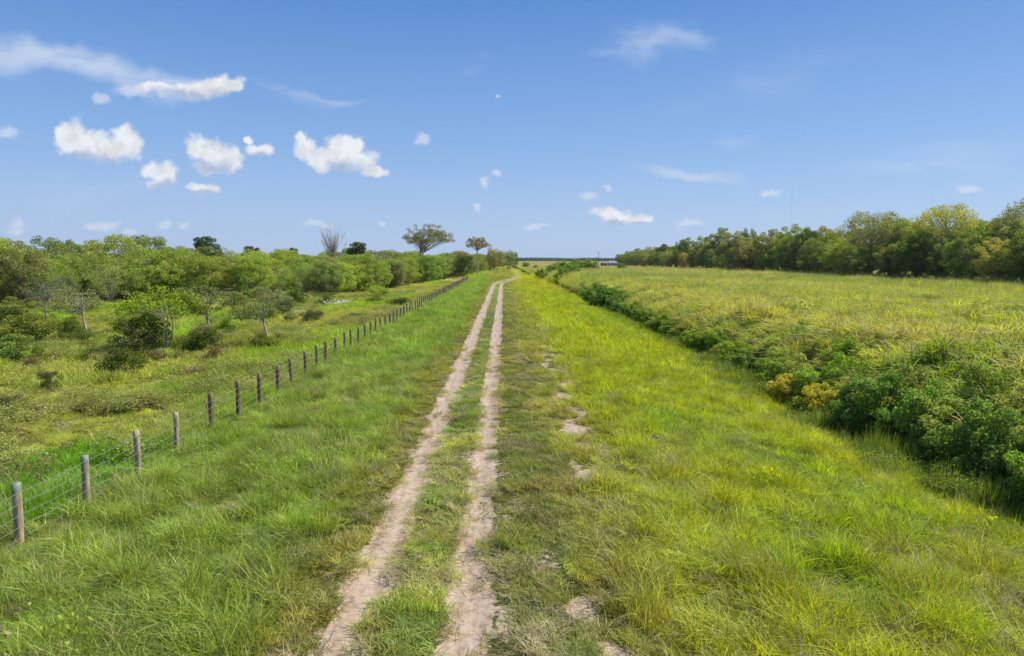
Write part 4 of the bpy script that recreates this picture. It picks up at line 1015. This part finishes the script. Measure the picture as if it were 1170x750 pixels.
        ac = None
        for px, py, rx, ry, rot, k, amt, lo, hi in cirrus:
            cu, cv = to_uv(px, py); mp = N(nt, 'ShaderNodeMapping', vector_type='TEXTURE'); mp.inputs['Location'].default_value = (cu, cv, 0); mp.inputs['Rotation'].default_value = (0, 0, rot); mp.inputs['Scale'].default_value = (rx/F, ry/F, 1)
            L(nt, wc if ac is None else vmadd(ac, (1e-7, 1e-7, 0), wc), mp.inputs[0]); ln = N(nt, 'ShaderNodeVectorMath', operation='LENGTH'); L(nt, mp.outputs[0], ln.inputs[0])
            v_ = math_('MULTIPLY', math_('MULTIPLY', sm(ln.outputs['Value'], 1, .1), sm(ns[k], lo, hi)), amt)
            ac = v_ if ac is None else math_('MAXIMUM', ac, v_)
        c1 = mixc(math_('MULTIPLY', ac, .60, clamp=True), clear, cw)
        c2 = mixc(aS, c1, pale)
        cum = N(nt, 'ShaderNodeVectorMath', operation='MULTIPLY'); L(nt, mixc(shade, white, grey), cum.inputs[0]); L(nt, bil, cum.inputs[1])
        c3 = mixc(aB, c2, cum.outputs[0])
        b_ = N(nt, 'ShaderNodeBackground'); b_.inputs['Strength'].default_value = SKY_STR; L(nt, c3, b_.inputs['Color']); return b_.outputs[0]
    left = sector([(84, 160, 20, 20), (104, 170, 28, 17), (128, 168, 22, 16), (149, 161, 17, 18), (70, 152, 9, 12), (170, 193, 14, 12), (186, 200, 18, 14), (197, 203, 12, 11), (182, 212, 16, 7),
           (222, 168, 13, 14), (243, 173, 22, 17), (262, 184, 18, 13), (240, 190, 20, 8), (232, 163, 14, 9), (348, 168, 14, 15), (341, 157, 8, 9), (368, 178, 24, 14), (392, 172, 22, 23), (404, 163, 13, 14), (402, 184, 30, 14), (425, 194, 18, 8), (389, 160, 11, 12),
           (245, 97, 26, 13), (262, 97, 17, 10), (220, 102, 24, 10), (180, 104, 30, 8), (296, 172, 17, 8), (283, 161, 6, 5), (234, 216, 17, 7)],
          [(359, 255, 16, 5), (374, 257, 10, 3), (120, 257, 20, 7), (105, 259, 12, 5), (19, 256, 9, 8), (19, 264, 14, 4), (148, 266, 9, 4), (188, 257, 10, 5), (211, 258, 9, 4), (437, 257, 6, 4), (8, 152, 14, 9), (115, 113, 14, 8), (150, 104, 24, 9)],
          [(392, 193, 26, 13), (110, 182, 34, 9), (186, 215, 18, 7), (244, 190, 22, 9), (234, 220, 14, 4), (215, 110, 60, 8), (298, 178, 14, 5)],
          [(70, 66, 170, 26, -.24, 0, 1.25, .15, .55), (190, 92, 110, 18, -.18, 0, 1.1, .2, .55), (-20, 50, 130, 26, -.2, 0, 1.1, .15, .55), (340, 108, 60, 12, -.45, 1, .6, .3, .7), (375, 122, 60, 7, -.12, 0, .6, .3, .7), (120, 215, 150, 30, 0, 1, .22, .3, .7)], 0)
    right = sector([(692, 244, 13, 9), (704, 251, 18, 9), (732, 253, 17, 6), (715, 254, 14, 7)],
          [(553, 208, 8, 7), (673, 224, 13, 6), (883, 221, 12, 5), (876, 223, 8, 4), (612, 259, 20, 4), (790, 256, 24, 5), (1108, 216, 18, 4), (568, 110, 5, 3), (482, 160, 11, 8), (546, 236, 7, 6), (694, 213, 7, 4), (568, 197, 8, 4)],
          [(704, 258, 20, 5), (732, 258, 14, 3)],
          [(740, 40, 60, 34, .25, 1, .9, .3, .68), (768, 28, 70, 14, -.35, 1, .7, .35, .7), (705, 50, 50, 9, .3, 1, .7, .35, .7), (540, 78, 28, 7, .3, 1, .5, .35, .7), (842, 162, 36, 14, -.1, 0, .7, .3, .7), (785, 199, 80, 10, -.05, 0, .9, .2, .55),
           (1060, 196, 150, 16, .02, 0, .5, .3, .7), (1100, 175, 120, 26, .1, 1, .3, .3, .7), (900, 90, 200, 30, .2, 1, .22, .3, .7)], 0)
    L(nt, clear, bg.inputs['Color'])
    sx = math_('GREATER_THAN', u, to_uv(461, 200)[0])
    mlr = N(nt, 'ShaderNodeMixShader'); L(nt, sx, mlr.inputs[0]); L(nt, left, mlr.inputs[1]); L(nt, right, mlr.inputs[2])
    g1 = math_('GREATER_THAN', sp.outputs[1], .35); g2 = math_('GREATER_THAN', sp.outputs[2], .003); g3 = math_('LESS_THAN', v, .62)
    gate = math_('MULTIPLY', math_('MULTIPLY', g1, g2), g3)
    mg = N(nt, 'ShaderNodeMixShader'); L(nt, gate, mg.inputs[0]); L(nt, bg.outputs[0], mg.inputs[1]); L(nt, mlr.outputs[0], mg.inputs[2])
    L(nt, mg.outputs[0], out.inputs[0])
    w.cycles.sampling_method = 'NONE'
    sd = bpy.data.lights.new('sun', 'SUN'); sd.energy = SUN_E; sd.angle = R(.53); sd.color = (1, .955, .88)
    so = bpy.data.objects.new('sun', sd); COL.objects.link(so)
    s = Vector((math.sin(SUN_AZ)*math.cos(SUN_EL), math.cos(SUN_AZ)*math.cos(SUN_EL), math.sin(SUN_EL)))
    so.rotation_euler = s.to_track_quat('Z', 'Y').to_euler(); so.location = (0, 0, 60)

def build_haze():
    V = [(x, y, z) for z in (-4.2, 163) for x, y in ((-3600, -30), (3600, -30), (3600, 3700), (-3600, 3700))]
    m, nt = new_mat('haze_air'); out = N(nt, 'ShaderNodeOutputMaterial'); pv = N(nt, 'ShaderNodeVolumePrincipled'); pv.inputs['Density'].default_value = HAZE; pv.inputs['Color'].default_value = (.80, .88, 1, 1); pv.inputs['Anisotropy'].default_value = .2
    L(nt, pv.outputs[0], out.inputs['Volume'])
    o = mesh_obj('haze', V, [(0, 3, 2, 1), (4, 5, 6, 7), (0, 1, 5, 4), (1, 2, 6, 5), (2, 3, 7, 6), (3, 0, 4, 7)], m); tag(o, kind='stuff')

EXPOSURE = .45; SKY_STR = .11; SKY_TINT = (.86, .98, 1.12); SUN_E = 4.2; HAZE = 0.00005
build_sky()
build_ground()
build_grass()
build_cane()
build_left_wood()
build_right_wood()
build_shrubs()
build_fence()
build_far_things()
if HAZE: build_haze()
vs = scene.view_settings
vs.view_transform = 'Standard'; vs.look = 'None'; vs.gamma = 1; vs.exposure = EXPOSURE; vs.use_curve_mapping = False
scene.cycles.max_bounces = 8; scene.cycles.diffuse_bounces = 2; scene.cycles.transmission_bounces = 4; scene.cycles.transparent_max_bounces = 8
scene.cycles.use_denoising = True
